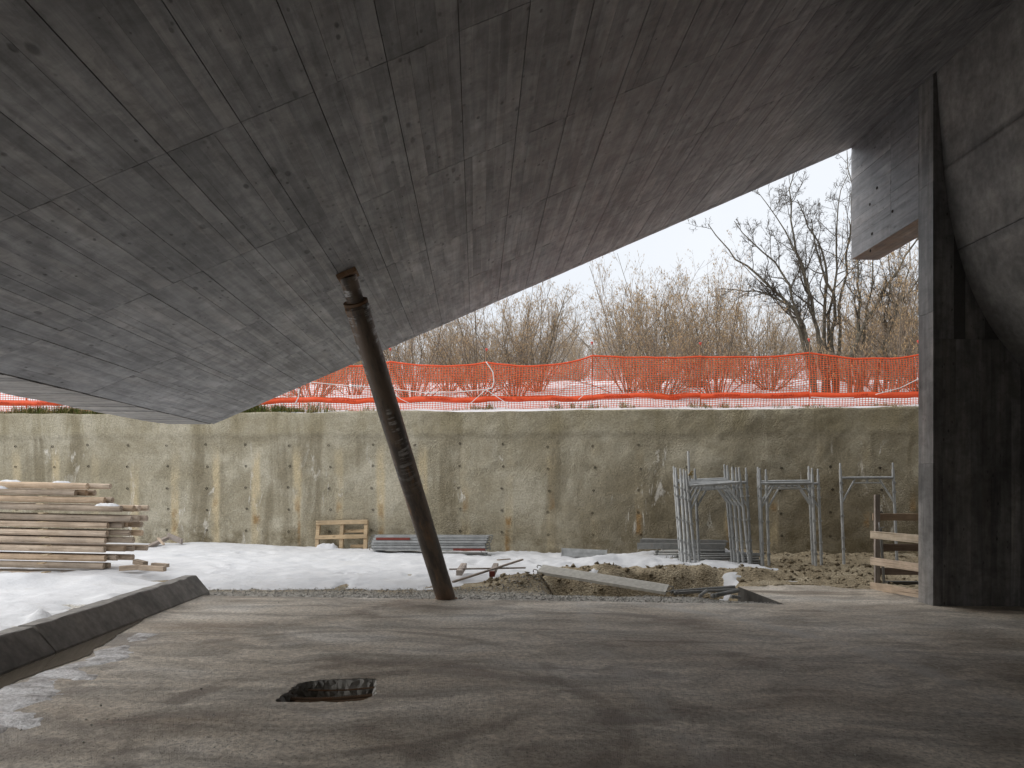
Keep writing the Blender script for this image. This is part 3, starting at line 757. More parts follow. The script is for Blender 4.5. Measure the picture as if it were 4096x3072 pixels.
# ------------------------------------------------------------------ canopy
canopy = empty('concrete_canopy', (0, YF, 2.6))
tag(canopy, 'huge sloping dark concrete canopy overhead with board-marked panels on its underside', 'canopy')
JD = 0.014                                # depth of the joints between the printed panels
XS = XL - 0.92
b = MB()
sec = [(XL, cz(XL) + JD), (PX + 0.6, cz(PX + 0.6) + JD), (PX + 0.6, cz(PX + 0.6) + 0.55), (XL, cz(XL) + 0.75), (XS, cz(XL) + 0.75), (XS + 0.02, cz(XL) + JD)]
n = len(sec)
b.add([(x, YBACK, z) for x, z in sec] + [(x, YF - 0.004, z) for x, z in sec], [(i, (i+1) % n, n + (i+1) % n, n + i) for i in range(n)] + [tuple(range(n-1, -1, -1)), tuple(range(n, 2*n))])
link('slab_body', b.mesh('slab_body'), M['joint'], canopy)
def panel_mesh(name, x0, x1, y0, y1, zf, nb, rg, gap=0.0028, split=True):
    """one formwork panel print: nb boards along y, every board at its own depth"""
    b = MB(); cuts = [0.0]
    w = [rg.uniform(0.6, 1.4) for _ in range(nb)]; sw = sum(w); acc = 0
    for q_ in w: acc += q_ / sw; cuts.append(acc)
    pt = rg.uniform(-0.17, 0.17)
    for i in range(nb):
        a0 = x0 + (x1 - x0) * cuts[i] + (gap if i == 0 else 0.0003); a1 = x0 + (x1 - x0) * cuts[i+1] - (gap if i == nb-1 else 0.0003)
        ys = [y0 + gap, y1 - gap]
        if split and rg.random() < 0.05: ys.insert(1, rg.uniform(y0 + 0.3, y1 - 0.3) if y1 - y0 > 0.8 else (y0 + y1) / 2)
        for s_ in range(len(ys) - 1):
            d = rg.uniform(-0.002, 0.002); v = min(1, max(0, 0.5 + pt + rg.uniform(-0.36, 0.36)))
            b_, e_ = ys[s_], ys[s_+1]
            top = 0.018
            vv = [(a0, b_, zf(a0) + d), (a1, b_, zf(a1) + d), (a1, e_, zf(a1) + d), (a0, e_, zf(a0) + d),
                  (a0, b_, zf(a0) + top), (a1, b_, zf(a1) + top), (a1, e_, zf(a1) + top), (a0, e_, zf(a0) + top)]
            b.add(vv, [(0,3,2,1),(0,1,5,4),(1,2,6,5),(2,3,7,6),(3,0,4,7)], v)
    return b.mesh(name)
rg = random.Random(21)
xe = [XL] + [-0.117 + 0.468 * k for k in range(-9, 15) if XL + 0.1 < -0.117 + 0.468 * k < PX - 0.1] + [PX + 0.01]
ye = [-5, 1.05, 2.98, 4.91, 6.84, 8.77, 10.70, 12.63, YF]
for i in range(len(xe) - 1):
    for j in range(len(ye) - 1):
        xm_ = max(abs(xe[i]), abs(xe[i+1]))
        # only panels within sight are built singly, the rest of the underside is closed by wide ones below
        vis = ye[j+1] / FPX * (1950 + 120) > (cz(xe[i]) - EYE) * 0.98 and ye[j+1] > 0
        if xe[i] < 0: vis = vis and (-xe[i+1]) / ye[j+1] < 0.68
        if not vis: continue
        y0_, y1_ = ye[j], ye[j+1]
        nb = 4 if rg.random() < 0.5 else 5
        link('soffit_panel', panel_mesh('soffit_panel', xe[i], xe[i+1], y0_, y1_, cz, nb, rg), M['soffit'], canopy)
# flat soffit strip along the low edge, boards across, with an open drip groove beside it
zl = cz(XL)
yb = 2.0
while yb < YF - 0.02:
    y1_ = min(YF, yb + rg.uniform(0.17, 0.24)); d = rg.uniform(-0.004, 0.004)
    xa = XS + 0.0 + 0.20 * max(0, (yb - 11.3) / 1.5) ** 2
    bb = MB()
    bb.add([(xa, yb + .002, zl + d), (XL - 0.045, yb + .002, zl + d), (XL - 0.045, y1_ - .002, zl + d), (xa, y1_ - .002, zl + d),
            (xa, yb + .002, zl + .03), (XL - 0.045, yb + .002, zl + .03), (XL - 0.045, y1_ - .002, zl + .03), (xa, y1_ - .002, zl + .03)],
           [(0,3,2,1),(0,1,5,4),(1,2,6,5),(2,3,7,6),(3,0,4,7)], rg.random())
    link('edge_board_print', bb.mesh('edge_board_print'), M['soffit_flat'], canopy)
    yb = y1_
bb = MB(); bb.box((XL - 0.044, 2.0, zl + 0.012), (XL - 0.001, YF - 0.006, zl + 0.03))
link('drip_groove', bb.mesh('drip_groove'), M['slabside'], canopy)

# hanging beam at the far right, between canopy and pier
ZB = float(atY(3405, 1038, YF)[2])
BT = float(atY(3512, 1040, YF)[0]) - PX
beam = empty('hanging_beam', (PX + BT / 2, YF, ZB))
tag(beam, 'deep dark concrete beam hanging under the canopy at its far right corner', 'beam')
b = MB(); b.box((PX + 0.02, PY + 0.36, ZB + 0.02), (PX + BT, YF - 0.01, 8.1)); link('beam_body', b.mesh('beam_body'), M['joint'], beam)
ysplit = float(atP(3563, 900, (1, 0, 0), PX)[1])
rg = random.Random(4)
for y0_, y1_ in ((PY + 0.36, ysplit), (ysplit, YF)):
    z = ZB; k = 0
    while z < 8.0:
        z1 = min(8.05, z + rg.uniform(0.14, 0.21)); d = rg.uniform(-0.003, 0.003)
        bb = MB(); bb.box((PX + d, y0_ + 0.003, z + 0.0015), (PX + 0.03, y1_ - 0.003, z1 - 0.0015), rg.random())
        link('board_print', bb.mesh('board_print'), M['beam'], beam); z = z1
bb = MB(); bb.box((PX + 0.002, PY + 0.365, ZB - 0.004), (PX + BT - 0.002, YF - 0.004, ZB + 0.03), 0.5)
link('beam_underside', bb.mesh('beam_underside'), M['beam_under'], beam)
bb = MB(); bb.box((PX + 0.004, YF - 0.02, ZB - 0.001), (PX + BT - 0.001, YF, 8.0), 0.5); link('beam_end', bb.mesh('beam_end'), M['beam'], beam)
b = MB(); k = 10
b.add([(0, 0.022 * math.cos(2*PI*i/k), 0.022 * math.sin(2*PI*i/k)) for i in range(k)] + [(0.006, 0.026 * math.cos(2*PI*i/k), 0.026 * math.sin(2*PI*i/k)) for i in range(k)],
      [tuple(range(k-1, -1, -1))] + [(i, (i+1) % k, k + (i+1) % k, k + i) for i in range(k)])
tie = b.mesh('tie_hole')
for px_, py_ in ((3480, 818), (3488, 935), (3482, 1003), (3570, 845), (3508, 752)):
    p = atP(px_, py_, (1, 0, 0), PX); link('tie_hole', tie, M['hole'], beam, Matrix.Translation((PX - 0.0065, p[1], p[2])))

# pier wall facing the camera
pier = empty('concrete_pier', (PX, PY, fz(PX)))
tag(pier, 'tall dark board-marked concrete pier wall standing on the slab at the right', 'pier')
PT = 0.36
b = MB(); b.box((PX + 0.012, PY + 0.012, -0.4), (15, PY + PT - 0.002, 9.5)); link('pier_body', b.mesh('pier_body'), M['joint'], pier)
bb = MB()
zs = [-0.3, 1.95, 4.13, 6.0, 8.2]
for i in range(4): bb.box((PX - 0.002 + 0.002 * (i % 2), PY + 0.002, zs[i] + 0.002), (PX + 0.02, PY + PT, zs[i+1] - 0.002), 0.55 + 0.1 * (i % 2))
link('pier_edge', bb.mesh('pier_edge'), M['pier'], pier)
rg = random.Random(8)
zj = float(atY(3850, 1356, PY)[2])
for z0_, z1_ in ((-0.3, zj), (zj, 8.6)):
    x = PX
    while x < 9.6:
        x1 = x + rg.uniform(0.12, 0.22); d = rg.uniform(-0.004, 0.004) + (0.012 if z0_ > 1 else 0)
        bb = MB(); bb.box((x + 0.0015, PY + d, z0_ + .003), (x1 - 0.0015, PY + 0.025, z1_ - .003), rg.random())
        link('board_print', bb.mesh('board_print'), M['pier'], pier); x = x1
bb = MB(); bb.box((9.6, PY, -0.3), (15, PY + 0.02, 8.6), 0.5); link('board_print', bb.mesh('board_print_wide'), M['pier'], pier)

# curved shell in front of the pier
prof_px = [(3741,309),(3752,450),(3763,591),(3770,685),(3781,779),(3798,880),(3821,981),(3850,1090),(3901,1213),(3966,1329),(4024,1402),(4096,1477)]
prof = [(lambda p: (float(p[0]), float(p[2])))(atY(x, y, PY)) for x, y in prof_px]
prof = [(prof[0][0] - 0.03, prof[0][1] + 1.0)] + prof + [(8.15, 1.52), (8.6, 1.28), (9.2, 1.08), (10.0, 0.95), (12.0, 0.9)]
shell = empty('curved_shell', (PX + 1.2, PY - 0.5, 1.0))
tag(shell, 'curved smooth dark concrete shell bulging in from the right in front of the pier', 'concrete shell')
def resample(pl, n):
    pl = np.array(pl); d = np.concatenate([[0], np.cumsum(np.linalg.norm(np.diff(pl, axis=0), axis=1))])
    t = np.linspace(0, d[-1], n); t2 = t
    return np.stack([np.interp(t2, d, pl[:, 0]), np.interp(t2, d, pl[:, 1])], -1)
rp = resample(prof, 90)
for _ in range(6): rp[1:-1] = rp[1:-1] * 0.5 + (rp[:-2] + rp[2:]) * 0.25
seam_z = [float(rp[0][1]), float(atY(3773, 680, PY)[2]), float(atY(3823, 1003, PY)[2]), 1.62, float(rp[-1][1])]
ysm = [YBACK, -3.0, 1.6, 6.2, PY - 0.025]
_ds = np.concatenate([[0], np.cumsum(np.linalg.norm(np.diff(rp, axis=0), axis=1))])
def at_z(zq): return float(np.interp(-zq, -rp[:, 1], _ds))
for i in range(4):
    s0, s1 = at_z(seam_z[i]) + 0.003, at_z(seam_z[i+1]) - 0.003
    tq = np.linspace(s0, s1, 26); seg = np.stack([np.interp(tq, _ds, rp[:, 0]), np.interp(tq, _ds, rp[:, 1])], -1)
    dv = np.gradient(seg, axis=0); nr = np.stack([-dv[:, 1], dv[:, 0]], -1); nr /= np.linalg.norm(nr, axis=1)[:, None]
    if nr[0][0] < 0: nr = -nr
    inn = seg + nr * 0.05
    off = 0.005 * (i % 2)
    for j in range(len(ysm) - 1):
        ya, yb_ = ysm[j] + 0.002, ysm[j+1] - 0.002
        m_ = len(seg); vv = [(x - off, ya, z) for x, z in seg] + [(x - off, yb_, z) for x, z in seg] + [(x, ya, z) for x, z in inn] + [(x, yb_, z) for x, z in inn]
        ff = [(k, k+1, m_+k+1, m_+k) for k in range(m_-1)] + [(m_+k, m_+k+1, 3*m_+k+1, 3*m_+k) for k in range(m_-1)] + [(k+1, k, 2*m_+k, 2*m_+k+1) for k in range(m_-1)]
        ff += [(0, m_, 3*m_, 2*m_), (m_-1, 2*m_-1, 4*m_-1, 3*m_-1)]
        link('shell_panel', mesh_py('shell_panel', vv, ff, True), M['shell'], shell)
bk = rp.copy(); dv = np.gradient(bk, axis=0); nr = np.stack([-dv[:, 1], dv[:, 0]], -1); nr /= np.linalg.norm(nr, axis=1)[:, None]
if nr[0][0] < 0: nr = -nr
fa = bk + nr * 0.02; fb = bk + nr * 0.30; m_ = len(fa)
vv = [(x, y, z) for y in (YBACK, PY - 0.03) for x, z in fa] + [(x, y, z) for y in (YBACK, PY - 0.03) for x, z in fb]
ff = [(k, k+1, m_+k+1, m_+k) for k in range(m_-1)] + [(2*m_+k, 2*m_+k+1, 3*m_+k+1, 3*m_+k) for k in range(m_-1)]
link('shell_core', mesh_py('shell_core', vv, ff, True), M['joint'], shell)
# the hall closes behind the photographer; unseen walls added to keep light out
b = MB(); b.box((14.9, YBACK - 0.3, -0.3), (15.2, PY, 9)); tag(link('unseen_wall_right', b.mesh('unseen_wall_right'), M['shell']), kind='structure')
b = MB(); b.box((-6.2, YBACK - 0.3, -0.3), (15, YBACK - 0.02, 9)); tag(link('unseen_wall_back', b.mesh('unseen_wall_back'), M['shell']), kind='structure')

# ------------------------------------------------------------------ kerb
kerb = empty('concrete_kerb', (-4.1, 9, 0))
tag(kerb, 'low dark concrete kerb with sloping face along the left edge of the slab', 'kerb')
KB = [(-4.46, -0.3), (-3.90, -0.3), (-3.93, fz(-3.93) + 0.02), (-4.115, 0.305), (-4.13, 0.312), (-4.27, 0.312), (-4.285, 0.302), (-4.40, 0.0)]
def kerb_block(y0_, y1_, shear0, shear1):
    ny = max(2, int((y1_ - y0_) / 0.15)); vv = []; n = len(KB); rg = np.random.default_rng(int(y0_ * 10) + 50)
    for k in range(ny + 1):
        y = y0_ + (y1_ - y0_) * k / ny
        for x, z in KB:
            sh = (0.10 * max(0, z) if k == ny else 0)
            j = rg.normal(0, 0.003) if z > 0.1 else 0
            vv.append((x - 0.012 * (y - 6.3) * 0.1 - (0.018 * (y - 8.7)) * 0.0 + j, y - sh, z + (rg.normal(0, 0.003) if z > 0.1 else 0)))
    ff = [(k*n+i, k*n+(i+1) % n, (k+1)*n+(i+1) % n, (k+1)*n+i) for k in range(ny) for i in range(n)] + [tuple(range(n-1, -1, -1)), tuple(ny*n+i for i in range(n))]
    return link('kerb_block', mesh_py('kerb_block', vv, ff), M['kerb'], kerb)
yj = float(atF(245, 2614)[1])
kerb_block(2.0, yj - 0.006, 0, 0); kerb_block(yj + 0.006, 11.25, 0, 0)

# meltwater along the kerb, slush beside it
def sheet_np(name, poly, mat, dz, seed, thick=0.0, jag=0.03):
    rg = random.Random(seed); pts = []
    for i in range(len(poly)):
        a = np.array(poly[i]); c_ = np.array(poly[(i+1) % len(poly)]); m_ = max(1, int(np.linalg.norm(c_ - a) / 0.05))
        for k in range(m_):
            p = a + (c_ - a) * k / m_; pts.append((p[0] + jag * (fbm(p[0] * 5, p[1] * 5, 3, seed) + 0.5 * rg.uniform(-1, 1)), p[1] + jag * 1.6 * (fbm(p[0] * 5 + 9, p[1] * 5, 3, seed + 1) + 0.5 * rg.uniform(-1, 1))))
    bm = bmesh.new(); vs = [bm.verts.new((float(x), float(y), fz(float(x)) + dz)) for x, y in pts]
    es = [bm.edges.new((vs[i], vs[(i+1) % len(vs)])) for i in range(len(vs))]
    bmesh.ops.triangle_fill(bm, edges=es, use_beauty=True)
    if thick:
        lo_ = [bm.verts.new((v.co.x, v.co.y, v.co.z - thick)) for v in vs]
        for i in range(len(vs)):
            j = (i+1) % len(vs); bm.faces.new((vs[i], lo_[i], lo_[j], vs[j]))
    bmesh.ops.recalc_face_normals(bm, faces=bm.faces)
    for f in bm.faces:
        f.normal_update()
        if abs(f.normal.z) > 0.9 and f.normal.z < 0: f.normal_flip()
    me = bpy.data.meshes.new(name); bm.to_mesh(me); bm.free()
    return link(name, me, mat)
def fl(*q): return [tuple(atF(*p)[:2]) for p in q]
pud = fl((-300, 2880), (0, 2752), (250, 2640), (370, 2590), (500, 2532), (620, 2480), (560, 2492), (480, 2535), (440, 2562), (376, 2600), (368, 2618), (250, 2660), (160, 2690), (60, 2730), (-60, 2790), (-300, 2900))
pud[0:6] = [(-3.93, 5.0), (-3.915, 6.3), (-3.92, 7.3), (-3.93, 7.9), (-3.94, 8.6), (-3.95, 9.2)]
tag(sheet_np('puddle', pud, M['water'], 0.006, 3, 0, 0.02), 'strip of muddy meltwater along the foot of the kerb', 'puddle', kind='structure')
ice1 = fl((-250, 2860), (60, 2734), (160, 2694), (250, 2664), (368, 2622), (376, 2606), (500, 2586), (560, 2600), (500, 2632), (420, 2660), (330, 2672), (372, 2700), (360, 2714), (240, 2716), (280, 2776), (235, 2800), (120, 2822), (20, 2842), (-250, 2890))
ice2 = fl((-250, 2905), (0, 2848), (100, 2868), (156, 2893), (120, 2912), (30, 2904), (0, 2934), (-200, 2960))
ice3 = fl((488, 2552), (560, 2530), (640, 2536), (600, 2555), (520, 2566))
def poly_sd(pl, X, Y):
    d = np.full(X.shape, 1e9); ins = np.zeros(X.shape, bool); n = len(pl)
    for i in range(n):
        x0, y0 = pl[i]; x1, y1 = pl[(i+1) % n]; ex, ey = x1 - x0, y1 - y0
        t = np.clip(((X - x0) * ex + (Y - y0) * ey) / (ex * ex + ey * ey + 1e-12), 0, 1)
        d = np.minimum(d, np.hypot(X - x0 - t * ex, Y - y0 - t * ey))
        c_ = ((y0 > Y) != (y1 > Y)) & (X < (x1 - x0) * (Y - y0) / (y1 - y0 + 1e-12) + x0); ins ^= c_
    return np.where(ins, d, -d)
for pl, lb in ((ice1, 'large grey slush patch spreading from the kerb meltwater over the slab'), (ice2, 'smaller grey slush patch at the lower left edge of the slab'), (ice3, 'small thin slush patch beside the far end of the meltwater')):
    pa = np.array(pl); X_, Y_ = np.meshgrid(np.arange(max(-3.93, pa[:, 0].min() - .15), pa[:, 0].max() + .15, 0.016), np.arange(pa[:, 1].min() - .15, pa[:, 1].max() + .15, 0.02))
    sd = poly_sd(pl, X_, Y_) + 0.14 * fbm(X_ * 4, Y_ * 3, 4, 71) + 0.05 * fbm(X_ * 16, Y_ * 12, 3, 73)
    th = np.clip(sd * 0.16, -0.01, 0.012) + 0.0035 * fbm(X_ * 11, Y_ * 9, 3, 75)
    Z_ = fz(X_) + th; kp = (th > -0.004).reshape(-1); q_ = grid_quads(X_.shape[1], X_.shape[0]); q_ = q_[kp[q_].any(axis=1)]
    tag(link('slush_patch', mesh_np('slush_patch', np.stack([X_, Y_, Z_], -1).reshape(-1, 3), q_, smooth=True), M['ice']), lb, 'slush', 'slush patches on the slab')

# ------------------------------------------------------------------ raking steel prop
base_p = atF(1786, 2394); base_p[2] -= 0.02
top_p = atC(1387, 1092)
ax = (top_p - base_p) / np.linalg.norm(top_p - base_p); LT = float(np.linalg.norm(top_p - base_p))
prop = empty('steel_prop', base_p)
tag(prop, 'thick rust-brown steel tube propping the canopy, leaning left from the slab', 'steel prop')
R_ = 0.136
ori = orient(base_p, top_p, (0, 1, 0))
fr = (1.0 - 0.075)
def lathe_x(name, prof_, k=40, smooth=True):
    vv = [(x, r * math.cos(2*PI*i/k), r * math.sin(2*PI*i/k)) for x, r in prof_ for i in range(k)]
    ff = [(a*k+i, (a+1)*k+i, (a+1)*k+(i+1) % k, a*k+(i+1) % k) for a in range(len(prof_)-1) for i in range(k)]
    ff = [f[::-1] for f in ff]
    ff += [tuple(range(k)), tuple((len(prof_)-1)*k + i for i in range(k-1, -1, -1))]
    return mesh_py(name, vv, ff, smooth)
Lo = LT - 0.36
link('outer_tube', lathe_x('outer_tube', [(-0.1, R_)] + [(x, R_ + 0.0012 * math.sin(x * 9)) for x in np.linspace(0, Lo, 30)] + [(Lo + 0.001, R_ - 0.012)], 40), M['tube'], prop, ori)
link('collar_ring', lathe_x('collar_ring', [(Lo - 0.09, R_ + 0.002), (Lo - 0.088, R_ + 0.007), (Lo - 0.03, R_ + 0.007), (Lo - 0.028, R_ + 0.002)], 40, False), M['tube'], prop, ori)
link('split_ring', lathe_x('split_ring', [(Lo + 0.002, R_ - 0.006), (Lo + 0.004, R_ + 0.004), (Lo + 0.035, R_ + 0.004), (Lo + 0.037, R_ - 0.006)], 40, False), M['rebar'], prop, ori)
link('inner_tube', lathe_x('inner_tube', [(Lo - 0.05, 0.098), (LT - 0.03, 0.098)], 32), M['tube'], prop, ori)
# head plate flat against the slope
pn = np.array([CM, 0, -1]); pn /= np.linalg.norm(pn); pu = np.array([1, 0, CM]); pu /= np.linalg.norm(pu)
c0 = top_p + pn * 0.03
b = MB(); b.box((-0.115, -0.105, -0.022), (0.115, 0.105, 0.026)); 
mp = Matrix(((pu[0], 0, -pn[0], c0[0]), (pu[1], 1, -pn[1], c0[1]), (pu[2], 0, -pn[2], c0[2]), (0, 0, 0, 1)))
link('head_plate', b.mesh('head_plate'), M['rebar'], prop, mp)
b = MB(); 
ring = [(0.15 * math.cos(a) * 1.12, 0.15 * math.sin(a)) for a in np.linspace(0, 2*PI, 37)[:-1]]
bp = atF(1786, 2394)
vv = [(bp[0] + x, bp[1] + y, fz(bp[0] + x) + 0.004) for x, y in ring] + [(bp[0] + x * 0.8, bp[1] + y * 0.8, fz(bp[0] + x) + 0.02) for x, y in ring]
b.add(vv, [(i, (i+1) % 36, 36 + (i+1) % 36, 36 + i) for i in range(36)])
link('weld_seal', b.mesh('weld_seal'), M['rebar'], prop)

# ------------------------------------------------------------------ timber stack on the left
LOGY = 12.55
log_rows = [(205, 1110, [1400]), (290, 960, [1100, 1205]), (385, 1330, [1430]), (490, 1540, [1700, 1765, 1880]), (622, 1670, [1755, 1860]), (700, 1370, [1560, 1605, 1795]),
            (805, 1360, [1650, 1800]), (895, 1340, [1695]), (1005, 1330, [1585, 1690, 1865]), (1118, 1340, [1485, 1690]), (1215, 1320, [1390]), (1335, 1315, [1795])]
rgl = random.Random(3)
def log_poly(r, seed):
    rg = random.Random(seed); sq = rg.choice([0.0, 0.25, 0.5])
    out = []
    for i in range(12):
        a = 2 * PI * i / 12 + 0.26
        rr = r * (1 + sq * 0.28 * (abs(math.sin(2 * a)) ** 2 - 0.35)) * rg.uniform(0.96, 1.04)
        out.append((rr * math.cos(a), rr * math.sin(a)))
    return out
ords = ['topmost', 'second', 'third', 'fourth', 'fifth', 'sixth', 'seventh', 'eighth', 'ninth', 'tenth', 'eleventh', 'lowest']
depthw = ['front', 'second', 'third', 'rearmost']
log_tops = {}
for ri, (zy, xe_, more) in enumerate(log_rows):
    for di, xz in enumerate([xe_] + more):
        D_ = LOGY + 0.13 * di + rgl.uniform(-.01, .01) - 0.02 * ri * 0.0
        py_ = 1880 + 0.3165 * (zy + (0 if di == 0 else rgl.uniform(2, 14)))
        px_ = 0.3165 * xz
        e = atD(px_, 1880 + 0.3165 * zy, LOGY + 0.13 * di)
        if di: e[2] = log_tops[ri][2] + rgl.uniform(-0.004, 0.004)
        r_ = rgl.uniform(0.047, 0.055) if di else rgl.uniform(0.050, 0.056)
        Ll = 4.4 + rgl.uniform(-0.3, 0.2) + (e[0] + 6.0) * 0.8
        st = e + np.array([-Ll, 0.06 * Ll * 0.6, 0.022 * Ll])
        mesh = prism_mesh('timber_pole', log_poly(r_, ri * 7 + di), float(np.linalg.norm(e - st)), ri * 5 + di, 0.012)
        o = link('timber_pole', mesh, M['log'], None, orient(st, e))
        last = di == len(more)
        where = 'front' if di == 0 else ('rearmost' if last else depthw[di])
        tag(o, f'weathered timber pole, {where} pole in the {ords[ri]} layer of the stack by the wall', 'timber pole', 'timber poles in the left stack')
        if di == 0: log_tops[ri] = e.copy()
for ri in range(11):                                            # shims between the layers
    a = log_tops[ri]; c_ = log_tops[ri + 1]
    px_ = 0.3165 * rgl.uniform(625, 740)
    zmid = (a[2] + c_[2]) / 2 + 0.022 * (a[0] + 7) * 0.0
    p = atD(px_, 1950, LOGY - 0.02); 
    za = a[2] + 0.022 * (a[0] - p[0]); zc = c_[2] + 0.022 * (c_[0] - p[0]); gap = (za - zc) - 0.104
    zc_ = (za + zc) / 2
    o = plank('wood_shim', (p[0], LOGY - 0.055, zc_), (p[0] + rgl.uniform(-.01, .01), LOGY + 0.10, zc_), rgl.uniform(0.07, 0.12), max(0.010, min(0.016, gap)), M['shim'])
    tag(o, f'pale wooden shim under the {ords[ri]} layer of stacked timber poles', 'shim', 'shims between the timber layers')
def snow_cap(name, pts, w, h, label):
    p0, p1 = np.array(pts[0]), np.array(pts[1]); L = np.linalg.norm(p1 - p0); n = 14; m_ = 7; vv = []; rg = random.Random(int(L * 1000))
    x = (p1 - p0) / L; y = np.array([-x[1], x[0], 0])
    for i in range(n + 1):
        t = i / n; e = min(1, 5 * t, 5 * (1 - t)) ** 0.6 if 0 < t < 1 else 0.12
        for j in range(m_):
            a = PI * j / (m_ - 1)
            vv.append(p0 + x * L * t + y * (math.cos(a) * w * 0.5 * (0.55 + 0.45 * e) * rg.uniform(.9, 1.1)) + np.array([0, 0, math.sin(a) ** 0.7 * h * e * rg.uniform(0.8, 1.1)]))
    ff = [(i*m_+j, i*m_+j+1, (i+1)*m_+j+1, (i+1)*m_+j) for i in range(n) for j in range(m_-1)] + [tuple(i*m_ for i in range(n, -1, -1)) + tuple(i*m_+m_-1 for i in range(n+1))]
    return tag(link(name, mesh_py(name, vv, ff, True), M['snow']), label, 'snow', 'snow lying on the timber stack')
for px0, px1, row, lb in ((46, 124, 0, 'long thin snow strip on the topmost timber pole'), (250, 318, 0, 'short snow cushion on the topmost timber pole near its end'), (414, 505, 3, 'snow cushion on the fourth layer of timber poles near its end'), (-40, 75, 1, 'thin snow strip on the second layer of timber poles')):
    e = log_tops[row]; a = atD(px0, 1950, LOGY); c_ = atD(px1, 1950, LOGY)
    for q_ in (a, c_): q_[2] = e[2] + 0.05 + 0.022 * (e[0] - q_[0]); q_[1] = LOGY + 0.04 + 0.036 * (e[0] - q_[0])
    snow_cap('snow_on_timber', (a, c_), 0.09 if row != 3 else 0.14, 0.03 if row < 1 else 0.045, lb)
def loose(name, a, c_, D0, D1, w, h, mat, label, cat, up=(0, 0, 1), z0=None, z1=None):
    p, q_ = atD(*a, D0), atD(*c_, D1)
    return tag(plank(name, p, q_, w, h, mat, None, up), label, cat)
loose('timber_offcut', (578, 2196), (668, 2152), 16.6, 17.1, 0.13, 0.07, M['greywood'], 'split grey plank end leaning in the snow right of the timber stack', 'plank')
loose('timber_offcut', (672, 2142), (728, 2166), 17.2, 16.9, 0.05, 0.12, M['greywood'], 'short tilted board behind the split plank right of the timber stack', 'board')
loose('timber_offcut', (632, 2152), (655, 2178), 16.7, 16.5, 0.05, 0.03, M['board'], 'splintered lath lying across the split plank by the timber stack', 'lath')
loose('timber_offcut', (480, 2274), (562, 2268), 12.3, 12.35, 0.10, 0.08, M['board'], 'low timber piece poking out at the foot of the timber stack', 'timber')
loose('timber_offcut', (540, 2246), (582, 2256), 12.55, 12.45, 0.10, 0.08, M['board'], 'short timber with greenish end on top of the offcuts by the stack', 'timber')
loose('timber_offcut', (560, 2270), (660, 2276), 12.25, 12.2, 0.10, 0.08, M['board'], 'longest of the timber offcuts beside the stack, dark and wet', 'timber')
loose('timber_offcut', (610, 2258), (672, 2262), 12.75, 12.7, 0.09, 0.06, M['board'], 'rear timber offcut with pointed end beside the stack', 'timber')

# ------------------------------------------------------------------ pallet leaning on the wall
pal = atW(1362, 2190, -0.32); pal[2] = 0.225
pallet = empty('wooden_pallet', pal)
tag(pallet, 'pale wooden pallet leaning upright against the retaining wall in the snow', 'pallet')
tilt = math.radians(14)
mP = Matrix(((WD[0], WNRM[0], 0, pal[0]), (WD[1], WNRM[1], 0, pal[1]), (0, 0, 1, pal[2]), (0, 0, 0, 1))) @ Matrix.Rotation(-tilt, 4, 'X') @ Matrix.Rotation(math.radians(-1.5), 4, 'Y')
def pbox(name, lo, hi, m=None):
    b = MB(); b.box((-(hi[0]-lo[0])/2, -(hi[1]-lo[1])/2, -(hi[2]-lo[2])/2), ((hi[0]-lo[0])/2, (hi[1]-lo[1])/2, (hi[2]-lo[2])/2))
    me = b.mesh(name)
    # grain runs along local X of the wood material: rotate long upright pieces
    link(name, me, m or M['pallet'], pallet, mP @ Matrix.Translation(((lo[0]+hi[0])/2, (lo[1]+hi[1])/2, (lo[2]+hi[2])/2)))
pbox('top_board', (-0.60, -0.012, 0.545), (0.60, 0.012, 0.645))
pbox('deck_board', (-0.60, -0.012, 0.21), (0.60, 0.012, 0.305))
pbox('deck_board', (-0.60, -0.012, -0.16), (0.60, 0.012, -0.06))
pbox('deck_board', (0.03, 0.10, 0.37), (0.60, 0.124, 0.44))
pbox('deck_board', (0.20, 0.10, 0.02), (0.60, 0.124, 0.09))
for x in (-0.56, 0.0, 0.56):
    pbox('stringer', (x - 0.04, 0.013, -0.16), (x + 0.04, 0.10, 0.64))
b = MB()
# snow caught in the pallet
snow_cap('snow_on_pallet', (atW(1262, 2196, -0.30), atW(1352, 2196, -0.30)), 0.24, 0.13, 'little snow bank caught inside the leaning pallet')['group'] = 'snow by the pallet'

# ------------------------------------------------------------------ scaffold platforms
def deck_mesh(L, w=0.32, h=0.046):
    b = MB(); t = 0.004
    b.box((0, -w/2, h - 0.006), (L, w/2, h)); b.box((0, -w/2, 0), (L, -w/2 + t, h - 0.006)); b.box((0, w/2 - t, 0), (L, w/2, h - 0.006))
    b.box((0, -w/2 + t, 0), (L, -w/2 + 0.03, t)); b.box((0, w/2 - 0.03, 0), (L, w/2 - t, t))
    b.box((0, -w/2 + 0.005, 0.004), (0.004, w/2 - 0.005, h - 0.007)); b.box((L - 0.004, -w/2 + 0.005, 0.004), (L, w/2 - 0.005, h - 0.007))
    for j in range(1, 6): b.box((0.05, -w/2 + j * w/6 - 0.004, h), (L - 0.05, -w/2 + j * w/6 + 0.004, h + 0.003))
    return b.mesh('deck')
def hook_mesh(sgn):
    b = MB(); pts = [(0, 0, 0.03), (sgn * 0.03, 0, 0.045)] + [(sgn * (0.055 + 0.03 * math.sin(a)), 0, 0.018 + 0.03 * math.cos(a)) for a in np.linspace(0.2, 2.4, 6)]
    b.tube(pts, 0.008, 6); return b.mesh('hook', True)
hkL, hkR = hook_mesh(-1), hook_mesh(1)
